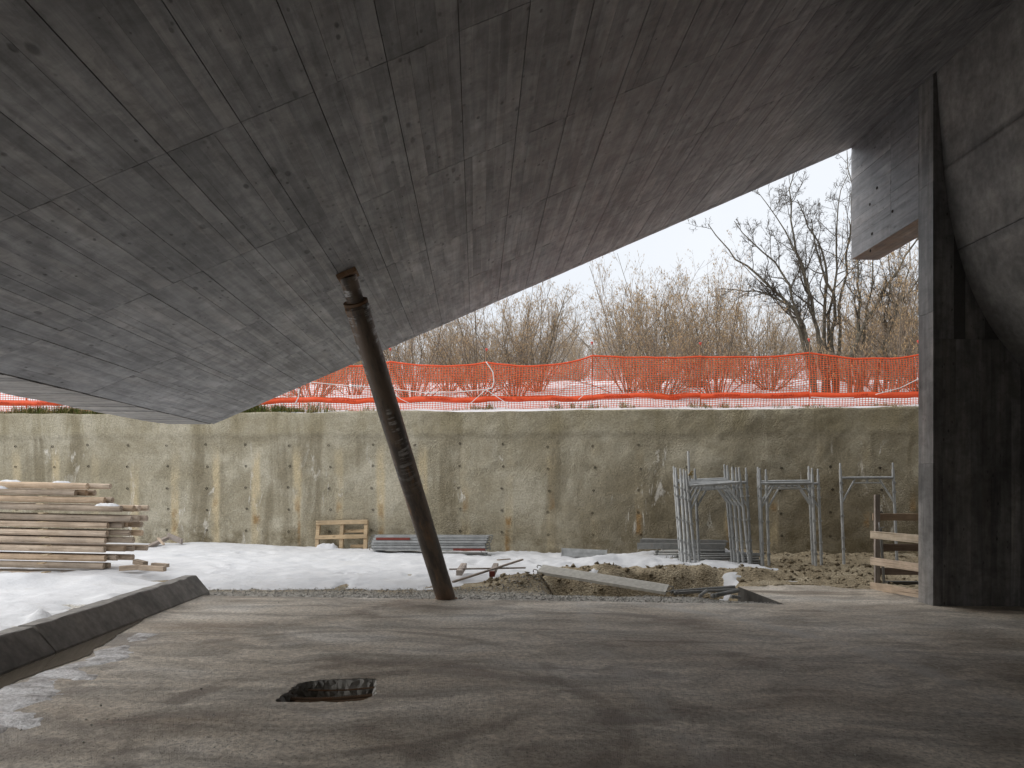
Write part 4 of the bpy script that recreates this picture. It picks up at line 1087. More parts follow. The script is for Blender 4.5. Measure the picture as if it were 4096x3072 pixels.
def scaffold_deck(p0, p1, label, mat, group, up=(0, 0, 1), mesh_cache={}):
    L = float(np.linalg.norm(np.array(p1) - np.array(p0))); key = round(L, 2)
    if key not in mesh_cache: mesh_cache[key] = deck_mesh(L)
    root = empty('scaffold_deck', p0); tag(root, label, 'scaffold deck', group)
    mw = orient(p0, p1, up)
    me = mesh_cache[key] if mat is M['galv'] else deck_mesh(L)
    link('deck', me, mat, root, mw)
    for s_ in (-0.1, 0.1):
        link('hook', hkL, M['galv_dull'], root, mw @ Matrix.Translation((0, s_, 0)))
        link('hook', hkR, M['galv_dull'], root, mw @ Matrix.Translation((L, s_, 0)))
    return root
names = ['topmost', 'second', 'third', 'fourth', 'fifth', 'sixth']
dy = -0.75
for i in range(6):
    jl = (1506 if i == 0 else 1498 + [0, 2, -2, -6, -4, 0][i]); jr = [1955, 1952, 1948, 1942, 1944, 1946][i]
    a = atW(jl, 2000, dy); c_ = atW(jr, 2000, dy); z = 0.508 - 0.056 * i
    a[2] = z; c_[2] = z + 0.005; a[1] += [0, .02, -.012, .015, -.02, .01][i]; c_[1] += [0, .01, -.015, .02, -.01, .015][i]
    scaffold_deck(a, c_, f'galvanised scaffold deck, {names[i]} of the flat stack beside the pallet', M['galv'], 'stacked scaffold decks by the wall')
a = atW(1504, 2000, dy - 0.162); c_ = atW(1640, 2000, dy - 0.162); a[2] = c_[2] = 0.480
tag(plank('toe_board', a, c_, 0.008, 0.055, M['redpaint']), 'worn red board edge on top of the flat stack of scaffold decks', 'board')
a = atW(1812, 2000, dy - 0.170); c_ = atW(1942, 2000, dy - 0.170); a[2] = c_[2] = 0.255
tag(plank('toe_board', a, c_, 0.008, 0.05, M['redpaint']), 'worn red board edge low at the right end of the deck stack', 'board')
lbs = ['upper', 'middle', 'lower', 'lowest']
for i, (x0, x1, z) in enumerate(((1770, 1950, 0.175), (1780, 1965, 0.118), (1840, 1975, 0.07), (1800, 1940, 0.015))):
    a = atW(x0, 2000, dy - 0.12 - 0.06 * i); c_ = atW(x1, 2000, dy - 0.16 - 0.06 * i); a[2] = z; c_[2] = z
    root = empty('scaffold_tube', a); tag(root, f'{lbs[i]} of the short galvanised tubes jutting out under the deck stack', 'tube', 'tubes under the deck stack')
    pipe('tube', [a, c_], 0.024, M['galv_dull'], root)
    pp = a + (c_ - a) * 0.86
    pipe('spigot', [pp, pp + np.array([0, 0, 0.09])], 0.008, M['galv_dull'], root, 6)
# galvanised channel sheet lying by the wall
ch = empty('metal_channel', atW(2244, 2210, -0.9)); tag(ch, 'grey galvanised channel lying in the snow by the wall', 'metal channel')
a, c_ = atW(2246, 2208, -0.9), atW(2428, 2216, -0.95); mw = orient(a, c_)
L = float(np.linalg.norm(c_ - a))
b = MB(); b.box((0, -0.005, -0.085), (L, 0.0, 0.085)); link('web', b.mesh('web'), M['galv'], ch, mw)
b = MB(); b.box((0, 0.001, 0.065), (L, 0.16, 0.07)); b.box((0, 0.16, 0.03), (L, 0.165, 0.072)); link('flange', b.mesh('flange'), M['galv'], ch, mw)
b = MB(); b.box((0, -0.014, -0.004), (L, -0.006, 0.004)); link('rib', b.mesh('rib'), M['galv'], ch, mw)
for x in (0.0, L - 0.01):
    b = MB(); b.box((x, -0.018, -0.1), (x + 0.01, -0.0055, 0.1)); link('end_lip', b.mesh('end_lip'), M['galv'], ch, mw)
# tilted deck lying over the trench
p0, p1 = atD(2160, 2282, 12.45), atD(2668, 2364, 11.75)
scaffold_deck(p0, p1, 'pale scaffold deck lying aslant over the trench edge', M['deckgrey'], None, (0.0, -0.28, 1))
# timbers and tubes lying behind the frames
def wl(px_, py_, off, z=None):
    p = atW(px_, py_, off)
    if z is not None: p[2] = z
    return p
for i, (x0, y0, x1, y1, off, w, h, lb) in enumerate(((2560, 2168, 2905, 2172, -0.75, 0.03, 0.13, 'topmost grey deck panel of the pile behind the scaffold frames'), (2548, 2184, 2900, 2186, -0.95, 0.03, 0.13, 'lower grey deck panel at the front of the pile behind the scaffold frames'), (2570, 2156, 2910, 2166, -0.55, 0.20, 0.03, 'thin grey deck panel lying on the pile behind the scaffold frames'))):
    tag(plank('deck_panel', wl(x0, y0, off), wl(x1, y1, off), w, h, M['galv_dull']), lb, 'panel', 'panels piled behind the scaffold frames')
rows_t = [(2622, 2206, 2900, 2204), (2618, 2216, 3040, 2216), (2700, 2226, 3046, 2222), (2660, 2236, 3036, 2232), (2730, 2246, 3052, 2242), (2760, 2256, 3048, 2252)]
nm = ['topmost', 'second', 'third', 'fourth', 'fifth', 'lowest']
for i, (x0, y0, x1, y1) in enumerate(rows_t):
    for k_, dd in ((0, 'front'), (1, 'rear')):
        off = -1.25 - 0.05 * i + 0.06 * k_
        root = empty('scaffold_tube', wl(x0 + 20 * k_, y0 - 3 * k_, off)); tag(root, f'dull grey scaffold tube, {dd} one in the {nm[i]} layer behind the frames', 'tube', 'tubes piled behind the scaffold frames')
        a, c_ = wl(x0 + 24 * k_, y0 - 3 * k_, off), wl(x1 - 30 * k_, y1 - 3 * k_, off)
        pipe('tube', [a, c_], 0.024, M['galv_dull'], root)
        d_ = (c_ - a) / np.linalg.norm(c_ - a)
        pipe('end_sleeve', [a - d_ * 0.01, a + d_ * 0.06], 0.028, M['galv_dull'], root)
        pipe('wedge_pin', [a + d_ * 0.03, a + d_ * 0.03 + np.array([0, -0.01, 0.07])], 0.007, M['galv_dull'], root, 6)
# tubes by the raised slab
for i, (a_, c_, D0, D1, lb) in enumerate((((2686, 2367), (2938, 2347), 11.75, 12.35, 'longest grey tube lying towards the raised slab edge'), ((2700, 2372), (2950, 2358), 11.65, 12.2, 'second grey tube alongside the longest one by the raised slab'), ((2850, 2384), (2952, 2362), 11.4, 11.9, 'short thick grey tube sloping under the raised slab edge'), ((2925, 2386), (2960, 2390), 11.3, 11.35, 'stub of grey tube nearest the slab by the dark wedge'), ((2800, 2384), (2826, 2362), 11.4, 11.8, 'short cross tube with a coupler in front of the tubes'))):
    root = empty('scaffold_tube', atD(*a_, D0)); tag(root, lb, 'tube', 'tubes beside the raised slab')
    p, q_ = atD(*a_, D0), atD(*c_, D1); pipe('tube', [p, q_], 0.026 if i != 2 else 0.034, M['galv_dull'], root)
    d_ = (q_ - p) / np.linalg.norm(q_ - p); pipe('end_sleeve', [p - d_ * 0.005, p + d_ * 0.05], 0.03 if i != 2 else 0.038, M['galv_dull'], root)

# ------------------------------------------------------------------ scaffold frames
def frame_parts():
    W, H = 1.05, 2.0; r = 0.028; P = []
    for x in (-W/2, W/2):
        b = MB(); b.tube([(x, 0, 0.0), (x, 0, H - 0.13)], r, 10); b.tube([(x, 0, H - 0.16), (x, 0, H - 0.015), (x, 0, H)], [0.019, 0.019, 0.014], 10)
        P.append(('upright', b.mesh('upright', False), 'galv'))
        for z in (0.30, 0.52, 0.95, 1.42, 1.60):
            b = MB(); b.box((x - 0.034, -0.034, z - 0.016), (x + 0.034, 0.006, z + 0.016)); P.append(('lug', b.mesh('lug'), 'galv'))
    b = MB(); b.tube([(-W/2, 0, 1.70), (W/2, 0, 1.70)], r, 10); P.append(('top_bar', b.mesh('top_bar'), 'galv'))
    b = MB(); b.tube([(-0.27, 0, 1.60), (0.27, 0, 1.60)], 0.015, 8); P.append(('inner_bar', b.mesh('inner_bar'), 'galv'))
    for s_ in (-1, 1):
        b = MB(); b.tube([(s_ * 0.24, 0, 1.68), (s_ * W/2, 0, 1.20)], 0.020, 8); P.append(('brace', b.mesh('brace'), 'galv'))
    b = MB(); b.box((-0.02, -0.006, 1.60), (0.02, 0.006, 1.69)); P.append(('gusset', b.mesh('gusset'), 'galv'))
    return P
FP = frame_parts()
def frame(px_, py_, D, lean_x, lean_y, yaw, label, group):
    p = atD(px_, py_, D)
    root = empty('portal_scaffold', (0, 0, 0))
    root.matrix_basis = Matrix.Translation(Vector([float(v) for v in p])) @ Matrix.Rotation(yaw, 4, 'Z') @ Matrix.Rotation(lean_y, 4, 'Y') @ Matrix.Rotation(lean_x, 4, 'X')
    tag(root, label, 'scaffold frame', group)
    for nme, me, mt in FP:
        o = bpy.data.objects.new(nme, me); COL.objects.link(o); o.parent = root
        if not me.materials: me.materials.append(M[mt])
R = math.radians
g1 = 'scaffold frames in the left stack'
for a in ((2892, 2282, 14.62, R(-7), R(-4.0), R(-2), 'front scaffold frame of the left stack, its uprights leaning most', g1),
          (2868, 2276, 14.75, R(-7), R(-2.2), R(-2), 'second scaffold frame from the front in the left stack', g1),
          (2850, 2270, 14.86, R(-7), R(-1.6), R(-1), 'third scaffold frame from the front in the left stack', g1),
          (2836, 2262, 14.98, R(-7), R(-2.6), R(-2), 'fourth scaffold frame from the front in the left stack', g1),
          (2902, 2268, 15.05, R(-6), R(-1.2), R(-1), 'rightmost scaffold frame of the left stack, set behind the front one', g1),
          (2826, 2252, 15.18, R(-7), R(-2.5), R(-1), 'rearmost scaffold frame of the left stack, at its left', g1),
          (3158, 2278, 14.75, R(-4), R(-0.6), R(-1), 'front scaffold frame of the middle stack, farthest left', 'scaffold frames in the middle stack'),
          (3182, 2276, 14.95, R(-4), R(-0.6), R(-2), 'rear scaffold frame of the middle stack, shifted to the right', 'scaffold frames in the middle stack'),
          (3150, 2262, 15.1, R(-4), R(-0.9), R(0), 'rearmost scaffold frame of the middle stack, close behind the front one', 'scaffold frames in the middle stack'),
          (3482, 2256, 14.75, R(-4), R(-0.4), R(-2), 'single scaffold frame standing alone behind the wooden barrier', 'scaffold frames standing alone')):
    frame(*a)
a, c_ = atD(2752, 1805, 15.2), atD(2772, 2230, 14.9)
root = empty('scaffold_pole', c_); tag(root, 'thin grey pole rising above the left stack of scaffold frames', 'pole')
pipe('pole', [c_, a], 0.024, M['galv_dull'], root)
p = a + (c_ - a) * 0.21; b = MB()
for dx, dz in ((0, 0), (.03, .03), (-.02, -.03), (.02, -.03)): b.box((dx - .02, -.03, dz - .015), (dx + .02, .03, dz + .015))
link('coupler', b.mesh('coupler'), M['bolt'], root, Matrix.Translation(Vector([float(v) for v in (p + np.array([0.02, -0.03, 0]))])))

# ------------------------------------------------------------------ wooden barrier by the pier
bar = empty('wooden_barrier', (PX - 0.1, 12.2, fz(PX))); tag(bar, 'rough wooden guard barrier of boards and a post beside the pier', 'barrier')
BX = float(atF(3508, 2350)[0]); BY = float(atF(3508, 2350)[1])
DB = float(np.dot(atF(3508, 2350)[:2], (math.sin(YAW), math.cos(YAW))))
def bz(py_): return EYE + (HORIZON - py_) * DB / FPX
plank('post', (BX, BY, fz(BX) - 0.02), (BX, BY, bz(1978)), 0.085, 0.05, M['greywood'], bar, (0, 1, 0))
for (ya, yb_, ye0, ye1, m_, nm_) in ((2123, 2154, 2141, 2174, 'palewood', 'rail_board'), (2228, 2259, 2256, 2289, 'board', 'rail_board'), (2327, 2359, 2359, 2395, 'board', 'toe_board')):
    p = atD(3484, (ya + yb_) / 2, DB - 0.12); q_ = atD(3690, (ye0 + ye1) / 2, 11.15)
    d_ = (q_ - p); q_ = p + d_ * 1.08
    plank(nm_, p, q_, 0.028, 0.125, M[m_], bar)
for (ya, yb_, dx, m_) in ((2053, 2082, 3490, 'board'), (2175, 2203, 3495, 'darkwood'), (2270, 2300, 3502, 'darkwood')):
    p = atD(dx, (ya + yb_) / 2, DB + 0.10); q_ = atD(3850, (ya + yb_) / 2 + 2, DB + 0.05)
    plank('cross_board', p, q_, 0.028, 0.12, M[m_], bar)
p, q_ = atD(3536, 2334, DB - 0.02), atD(3522, 2115, DB - 0.05)
st = empty('clamp_stanchion', p); tag(st, 'slim steel clamp stanchion leaning beside the barrier post', 'stanchion')
link('shaft', prism_mesh('shaft', chamfer(0.04, 0.03, 0.004), float(np.linalg.norm(q_ - p))), M['galv_dull'], st, orient(p, q_, (0, 1, 0)))
pipe('handle', [q_ + np.array([-0.045, -0.03, 0.01]), q_ + np.array([0.05, -0.03, 0.03])], 0.007, M['galv'], st, 6)
pipe('pin', [q_ + np.array([-0.03, -0.03, -0.05]), q_ + np.array([-0.045, -0.03, 0.11])], 0.006, M['galv'], st, 6)
for y_ in (2138, 2243, 2343):
    p = atD(3503, y_, DB - 0.145); b = MB(); b.box((-0.008, -0.004, -0.065), (0.008, 0.004, 0.065))
    link('strap', b.mesh('strap'), M['darkwood'], bar, Matrix.Translation(Vector([float(v) for v in p])))
# dark upstand of the pit behind the barrier
p, q_ = atD(3545, 2342, DB + 0.4), atD(3900, 2346, DB + 0.35)
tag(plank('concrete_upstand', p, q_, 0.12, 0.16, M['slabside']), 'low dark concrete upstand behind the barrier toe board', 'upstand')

# laths and blocks by the prop
loose('wooden_lath', (1796, 2277), (2103, 2271), 12.75, 12.9, 0.04, 0.025, M['greywood'], 'thin grey lath lying level behind the steel prop', 'lath')
loose('wooden_lath', (1811, 2328), (2090, 2238), 11.9, 13.3, 0.045, 0.03, M['greywood'], 'thin grey lath lying aslant, its far end raised', 'lath')
loose('wooden_lath', (1700, 2352), (1740, 2346), 11.75, 11.8, 0.03, 0.015, M['palewood'], 'small pale sliver of wood on the gravel left of the prop foot', 'lath')
loose('timber_block', (1836, 2292), (1856, 2262), 12.6, 13.35, 0.10, 0.09, M['greywood'], 'short timber block lying under the level lath by the prop', 'timber')
_blk = loose('timber_block', (1968, 2296), (1984, 2262), 12.5, 13.3, 0.09, 0.09, M['greywood'], 'short timber block with red painted end under the crossing laths', 'timber')
_cap = link('painted_end', prism_mesh('painted_end', chamfer(0.094, 0.094, 0.004), 0.02), M['redpaint']); _cap.parent = _blk; _cap.matrix_basis = Matrix.Translation((-0.008, 0, 0)); _cap['label'] = 'red painted end of the block'
loose('wooden_lath', (1990, 2240), (2040, 2236), 14.0, 14.2, 0.05, 0.02, M['board'], 'broken brown board end at the right foot of the deck stack', 'board')

# ------------------------------------------------------------------ orange safety fence
FOFF = 1.15
posts = [(-330, 1470), (105, 1462), (480, 1458), (840, 1455), (1197, 1452), (1560, 1448), (1946, 1450), (2368, 1424), (2802, 1427), (3237, 1412), (3675, 1420), (4080, 1416)]
fence = empty('safety_fence', atW(2368, 1620, FOFF)); tag(fence, 'orange plastic mesh safety fence on rebar posts above the retaining wall', 'fence')
PT_ = []
for i, (x, yt) in enumerate(posts):
    p = atW(x, yt, FOFF); t = wall_t(p); zb = float(hill_h(p[0], p[1])); PT_.append((t, zb, float(p[2])))
    capz = float(p[2]) + 0.30
    o = pipe('post', [wall_pt(t, FOFF + 0.02, zb - 0.1), wall_pt(t + random.uniform(-.03, .03), FOFF + 0.02, capz)], 0.011, M['rebar'], fence, 7)
    b = MB(); b.tube([(0, 0, -0.02), (0, 0, 0.012), (0, 0, 0.02), (0, 0, 0.045)], [0.016, 0.018, 0.036, 0.03], 10)
    link('post_cap', b.mesh('post_cap'), M['redcap'], o, Matrix.Translation(Vector(wall_pt(t, FOFF + 0.02, capz).tolist())) if False else None)
    cap = o.children[0] if o.children else COL.objects[-1]
    cap.matrix_parent_inverse = Matrix.Identity(4)
    d0 = wall_pt(t, FOFF + 0.02, capz) - wall_pt(t, FOFF + 0.02, zb - 0.1)
    cap.matrix_basis = Matrix.Translation(Vector(d0.tolist()))
def net_span(i):
    t0, zb0, zt0 = PT_[i]; t1, zb1, zt1 = PT_[i+1]; L = t1 - t0
    sag = [0.06, 0.08, .08, .08, .10, 0.13, 0.20, 0.05, 0.06, 0.14, 0.12][i]
    nc = max(6, int(L / 0.066)); nr = 25
    u = np.linspace(0, 1, nc + 1)
    top = zt0 + (zt1 - zt0) * u - sag * 4 * u * (1 - u) * (0.7 + 0.3 * u) + 0.02 * np.sin(u * PI) * fbm(u * 5, u * 0 + i, 2, 60 + i)
    bot = np.maximum(hill_h(W0[0] + WD[0] * (t0 + L * u) + WNRM[0] * FOFF, W0[1] + WD[1] * (t0 + L * u) + WNRM[1] * FOFF) - 0.02, -9) + 0.03 * np.sin(u * PI)
    Tn = t0 + L * u
    bul = 0.10 * np.sin(u * PI)
    v = np.linspace(0, 1, nr + 1)
    TTn = np.repeat(Tn[None], nr + 1, 0) + 0.012 * fbm(np.repeat(Tn[None], nr + 1, 0) * 4, v[:, None] * 6, 2, 70 + i)
    vv_ = v[:, None] + 0.045 * fbm(np.repeat(Tn[None], nr + 1, 0) * 1.5, v[:, None] * 3, 2, 90 + i) * np.sin(PI * v[:, None])
    ZZn = bot[None] + (top - bot)[None] * vv_
    Yn = FOFF - bul[None] * np.sin(PI * v[:, None]) * 0.8 + 0.06 * fbm(np.repeat(Tn[None], nr + 1, 0) * 1.3, v[:, None] * 2, 3, 80 + i)
    return TTn, Yn, ZZn, nc, nr
def to_world(T, Y, Z): return np.stack([W0[0] + WD[0] * T + WNRM[0] * Y, W0[1] + WD[1] * T + WNRM[1] * Y, Z], -1)
def strap_mesh(name, lines, hw, th):
    """flat plastic strands: boxes swept along polylines; hw/th are half width vectors (in T,Y,Z)"""
    V, Q, n0 = [], [], 0
    for P, up in lines:
        n = len(P); up = np.array(up, float); sd = np.array([0, 1.0, 0])
        ring = np.stack([P + up * hw + sd * th, P - up * hw + sd * th, P - up * hw - sd * th, P + up * hw - sd * th], 1)
        V.append(ring.reshape(-1, 3)); i = np.arange(n - 1)[:, None] * 4 + n0
        for a_ in range(4):
            c2 = (a_ + 1) % 4; Q.append(np.concatenate([i + a_, i + c2, i + 4 + c2, i + 4 + a_], 1))
        n0 += n * 4
    V = np.concatenate(V); V = to_world(V[:, 0], V[:, 1], V[:, 2]); return mesh_np(name, V, np.concatenate(Q))
def text_mesh(body, size):
    cu = bpy.data.curves.new('print', 'FONT'); cu.body = body; cu.size = size; cu.align_x = 'CENTER'; cu.align_y = 'CENTER'
    cu.resolution_u = 2
    ob = bpy.data.objects.new('print_tmp', cu); COL.objects.link(ob)
    bpy.context.view_layer.update()
    dg = bpy.context.evaluated_depsgraph_get(); me = bpy.data.meshes.new_from_object(ob.evaluated_get(dg))
    bpy.data.objects.remove(ob, do_unlink=True); return me
TXT = text_mesh('LAVORI IN CORSO', 0.072)
for i in range(len(PT_) - 1):
    if i in (2,): continue                                    # wholly behind the canopy
    TTn, Yn, ZZn, nc, nr = net_span(i)
    P = np.stack([TTn, Yn, ZZn], -1)
    lines_h = [(P[j], (0, 0, 1)) for j in range(nr + 1)]
    lines_v = [(P[:, k_], (1, 0, 0)) for k_ in range(0, nc + 1)]
    me = strap_mesh('net', lines_h + lines_v, 0.0066, 0.0018)
    o = link('net', me, M['orange'], fence); o['kind'] = 'stuff'
    topl = P[nr].copy(); topl[:, 2] += 0.004; topl[:, 1] -= 0.004
    link('top_band', strap_mesh('top_band', [(topl, (0, 0, 1))], 0.022, 0.003), M['orangeband'], fence)
    jb = int(nr * 0.20); bl = (P[jb] + P[jb + 1]) / 2; bl[:, 1] -= 0.006
    band = link('warning_band', strap_mesh('warning_band', [(bl, (0, 0, 1))], 0.062, 0.003), M['orangeband'], fence)
    # the lettering faces the hill: from here it is read through the band, mirrored
    L = bl[-1, 0] - bl[0, 0]; ntx = max(1, int(L / 1.25))
    for k_ in range(ntx):
        uu = (k_ + 0.5) / ntx; ii = int(uu * nc); pc = bl[ii]; pn2 = bl[min(ii + 3, nc)]; pp2 = bl[max(ii - 3, 0)]
        x = to_world(*pn2) - to_world(*pp2); x /= np.linalg.norm(x); z = np.array([0, 0, 1.0]); y = np.cross(z, x); y /= np.linalg.norm(y); z = np.cross(x, y)
        for me_, sx_, wdt in ((TXT, 0.0, 0),):
            w_ = to_world(*pc) - y * 0.005 - x * sx_
            mw = Matrix(((-x[0], z[0], y[0], w_[0]), (-x[1], z[1], y[1], w_[1]), (-x[2], z[2], y[2], w_[2]), (0, 0, 0, 1)))
            link('lettering', me_, M['print'], band, mw)['kind'] = 'stuff'
def tape(name, px_pts, off, r, label):
    pts = [atW(x, y, off) for x, y in px_pts]
    out = []
    for i in range(len(pts) - 1):
        for t in np.linspace(0, 1, 6)[:-1]: out.append(pts[i] + (pts[i+1] - pts[i]) * t)
    out.append(pts[-1])
    return tag(pipe(name, out, r, M['tape'], None, 6), label, 'tape', 'white tapes on the safety fence')
tape('white_tape', [(1248, 1529), (1360, 1540), (1471, 1546)], FOFF - 0.12, 0.010, 'white tape strung along the fence left of the steel prop')
tape('white_tape', [(1565, 1556), (1690, 1570), (1825, 1568), (1944, 1558)], FOFF - 0.12, 0.011, 'white tape strung along the fence right of the steel prop')
tape('white_tape', [(1944, 1558), (1876, 1619)], FOFF - 0.12, 0.009, 'white guy tape running down left from the knotted fence post')
tape('white_tape', [(1944, 1558), (2036, 1619)], FOFF - 0.12, 0.009, 'white guy tape running down right from the knotted fence post')
tape('white_tape', [(1944, 1447), (1960, 1470), (1972, 1490), (1976, 1527), (1968, 1552), (1944, 1558)], FOFF - 0.12, 0.014, 'loose white tape loop hanging from the knotted fence post')
tape('white_tape', [(2366, 1551), (2314, 1598)], FOFF - 0.12, 0.008, 'short white guy tape left of the middle fence post')
tape('white_tape', [(3502, 1578), (3600, 1552), (3681, 1512)], FOFF - 0.12, 0.010, 'white tape rising to the fence post beside the pier')
tape('white_tape', [(3244, 1589), (3330, 1593), (3416, 1591)], FOFF - 0.12, 0.009, 'white tape low on the fence below the tall trees')
tape('white_tape', [(1560, 1556), (1602, 1596), (1640, 1614)], FOFF - 0.12, 0.008, 'white guy tape slanting down beside the steel prop')
tape('white_tape', [(1197, 1555), (1194, 1590), (1180, 1616)], FOFF - 0.12, 0.014, 'short white tape tied to the post by the canopy corner')

# ------------------------------------------------------------------ grass and weeds along the wall top
def blades(name, spots, mat, label, cat, seed):
    rg = np.random.default_rng(seed); V, T, n0 = [], [], 0
    for (px0, px1, off0, off1, n, h0, h1) in spots:
        x = np.where(rg.random(n) < (0.5 if px1 - px0 < 400 else 1.0), rg.uniform(px0, px1, n), rg.normal((px0 + px1) / 2, (px1 - px0) / 2.2, n)); x = x + 26 * np.sin(x * 0.13) + 18 * np.sin(x * 0.041); t = np.array([wall_t(atW(a_, 1640, 0.1)) for a_ in x]); off = rg.uniform(off0, off1, n)
        bx = W0[0] + WD[0] * t + WNRM[0] * off; by = W0[1] + WD[1] * t + WNRM[1] * off; bz_ = hill_h(bx, by) - 0.01
        h = rg.uniform(h0 * 0.3, h1, n) * (0.25 + 1.1 * vnoise(t * 3.3, off * 0 + 1, seed)); a = rg.uniform(0, 6.28, n); ln = rg.uniform(0.2, 1.0, n) * h
        w = rg.uniform(0.003, 0.007, n)
        p0 = np.stack([bx, by, bz_], -1); m1 = p0 + np.stack([np.cos(a) * ln * 0.35, np.sin(a) * ln * 0.35, h * 0.65], -1); tp = p0 + np.stack([np.cos(a) * ln, np.sin(a) * ln, h * rg.uniform(0.55, 1.0, n)], -1)
        sd = np.stack([np.sin(a), -np.cos(a), 0 * a], -1) * w[:, None]
        vv = np.stack([p0 - sd, p0 + sd, m1 - sd * 0.8, m1 + sd * 0.8, tp], 1).reshape(-1, 3)
        b_ = (np.arange(n) * 5)[:, None] + n0
        T += [b_ + np.array([[0, 1, 3]]), b_ + np.array([[0, 3, 2]]), b_ + np.array([[2, 3, 4]])]; V.append(vv); n0 += n * 5
    tag(link(name, mesh_np(name, np.concatenate(V), None, np.concatenate(T)), mat), label, cat, kind='stuff')
blades('grass_fringe', [(-200, 460, 0.02, 0.8, 5200, 0.10, 0.34), (940, 1200, 0.05, 0.7, 1900, 0.10, 0.3)], M['grass'], 'green winter grass hanging over the wall top on either side of the canopy corner', 'grass', 5)
blades('dry_weeds', [(-200, 460, 0.02, 0.8, 2400, 0.10, 0.32), (940, 1250, 0.05, 0.9, 1000, 0.1, 0.3), (1350, 1480, 0.3, 0.9, 160, .1, .25), (1830, 1960, 0.9, 1.2, 260, 0.08, 0.2), (2190, 2420, 0.9, 1.25, 300, 0.06, 0.2), (2480, 2560, 0.8, 1.2, 130, .06, .2), (2770, 2960, 0.8, 1.25, 330, 0.06, 0.2), (3180, 3420, 0.3, 1.2, 500, 0.05, 0.2), (3500, 3690, .5, 1.2, 250, .05, .16)], M['drygrass'], 'dry weeds poking through the snow along the fence', 'weeds', 6)

# ------------------------------------------------------------------ bare shrubs and trees
def norm(v): return v / (np.linalg.norm(v, axis=-1, keepdims=True) + 1e-9)
def grow(rg, p0, d0, L, r0, nseg, wander, up, tip=0.35):
    p = p0.copy(); d = norm(d0); P = [p0]; upv = np.array([0, 0, 1.0])
    for i in range(nseg):
        d = norm(d + rg.normal(0, wander, d.shape) + upv * up); p = p + d * (L / nseg)[:, None]; P.append(p)
    P = np.stack(P, 1); Rr = r0[:, None] * np.linspace(1, tip, nseg + 1)[None]; return P, Rr
def kids(rg, P, Rr, K, tmin, tmax, ang, lf, rf, lens):
    M_, n, _ = P.shape; idx = np.repeat(np.arange(M_), K); t = rg.uniform(tmin, tmax, len(idx)) * (n - 1); i = np.minimum(t.astype(int), n - 2); f = (t - i)[:, None]
    p = P[idx, i] * (1 - f) + P[idx, i + 1] * f; tan = norm(P[idx, i + 1] - P[idx, i]); r = Rr[idx, i]
    q_ = norm(np.cross(tan, rg.normal(0, 1, tan.shape))); a = rg.normal(ang, 0.18, len(idx))[:, None]
    d = tan * np.cos(a) + q_ * np.sin(a)
    L = lens[idx] * lf * rg.uniform(0.5, 1.2, len(idx)) * (1.15 - 0.55 * t / (n - 1))
    return p, d, L, r * rf
def tubes(sets, k=3):
    V, Q, n0 = [], [], 0
    for P, Rr in sets:
        M_, n, _ = P.shape
        t = np.empty_like(P); t[:, 1:-1] = P[:, 2:] - P[:, :-2]; t[:, 0] = P[:, 1] - P[:, 0]; t[:, -1] = P[:, -1] - P[:, -2]; t = norm(t)
        ref = np.where(np.abs(t[:, :1, 2:3]) < 0.8, np.array([0, 0, 1.0]), np.array([1.0, 0, 0])); u = norm(np.cross(t, np.broadcast_to(ref, t.shape))); w = np.cross(t, u)
        a = np.arange(k) * 2 * PI / k
        ring = P[:, :, None] + Rr[:, :, None, None] * (np.cos(a)[None, None, :, None] * u[:, :, None] + np.sin(a)[None, None, :, None] * w[:, :, None])
        V.append(ring.reshape(-1, 3)); base = (np.arange(M_)[:, None, None] * n + np.arange(n - 1)[None, :, None]) * k + n0; j = np.arange(k)[None, None]
        j2 = (j + 1) % k; Q.append(np.stack([base + j, base + j2, base + k + j2, base + k + j], -1).reshape(-1, 4)); n0 += M_ * n * k
    return np.concatenate(V), np.concatenate(Q)
def catkins(rg, P, n):
    M_, m_, _ = P.shape; i = rg.integers(0, M_, n); j = rg.integers(m_ // 2, m_, n); p = P[i, j] + rg.normal(0, 0.01, (n, 3))
    L = rg.uniform(0.05, 0.10, n); w = rg.uniform(0.0065, 0.010, n); a = rg.uniform(0, 6.28, n)
    off = np.stack([np.cos(a), np.sin(a), 0 * a], -1); o2 = np.stack([-np.sin(a), np.cos(a), 0 * a], -1)
    q0 = p; q1 = p - np.array([0, 0, 1.0]) * (L * 0.5)[:, None]; q2 = p - np.array([0, 0, 1.0]) * L[:, None] + rg.normal(0, .008, (n, 3))
    V = np.stack([q0, q1 + off * w[:, None], q1 - off * (w * .5)[:, None] + o2 * (w * .87)[:, None], q1 - off * (w * .5)[:, None] - o2 * (w * .87)[:, None], q2], 1).reshape(-1, 3)
    tr = np.array([(0,1,2),(0,2,3),(0,3,1),(4,2,1),(4,3,2),(4,1,3)]); T = (tr[None] + (np.arange(n) * 5)[:, None, None]).reshape(-1, 3)
    return V, T
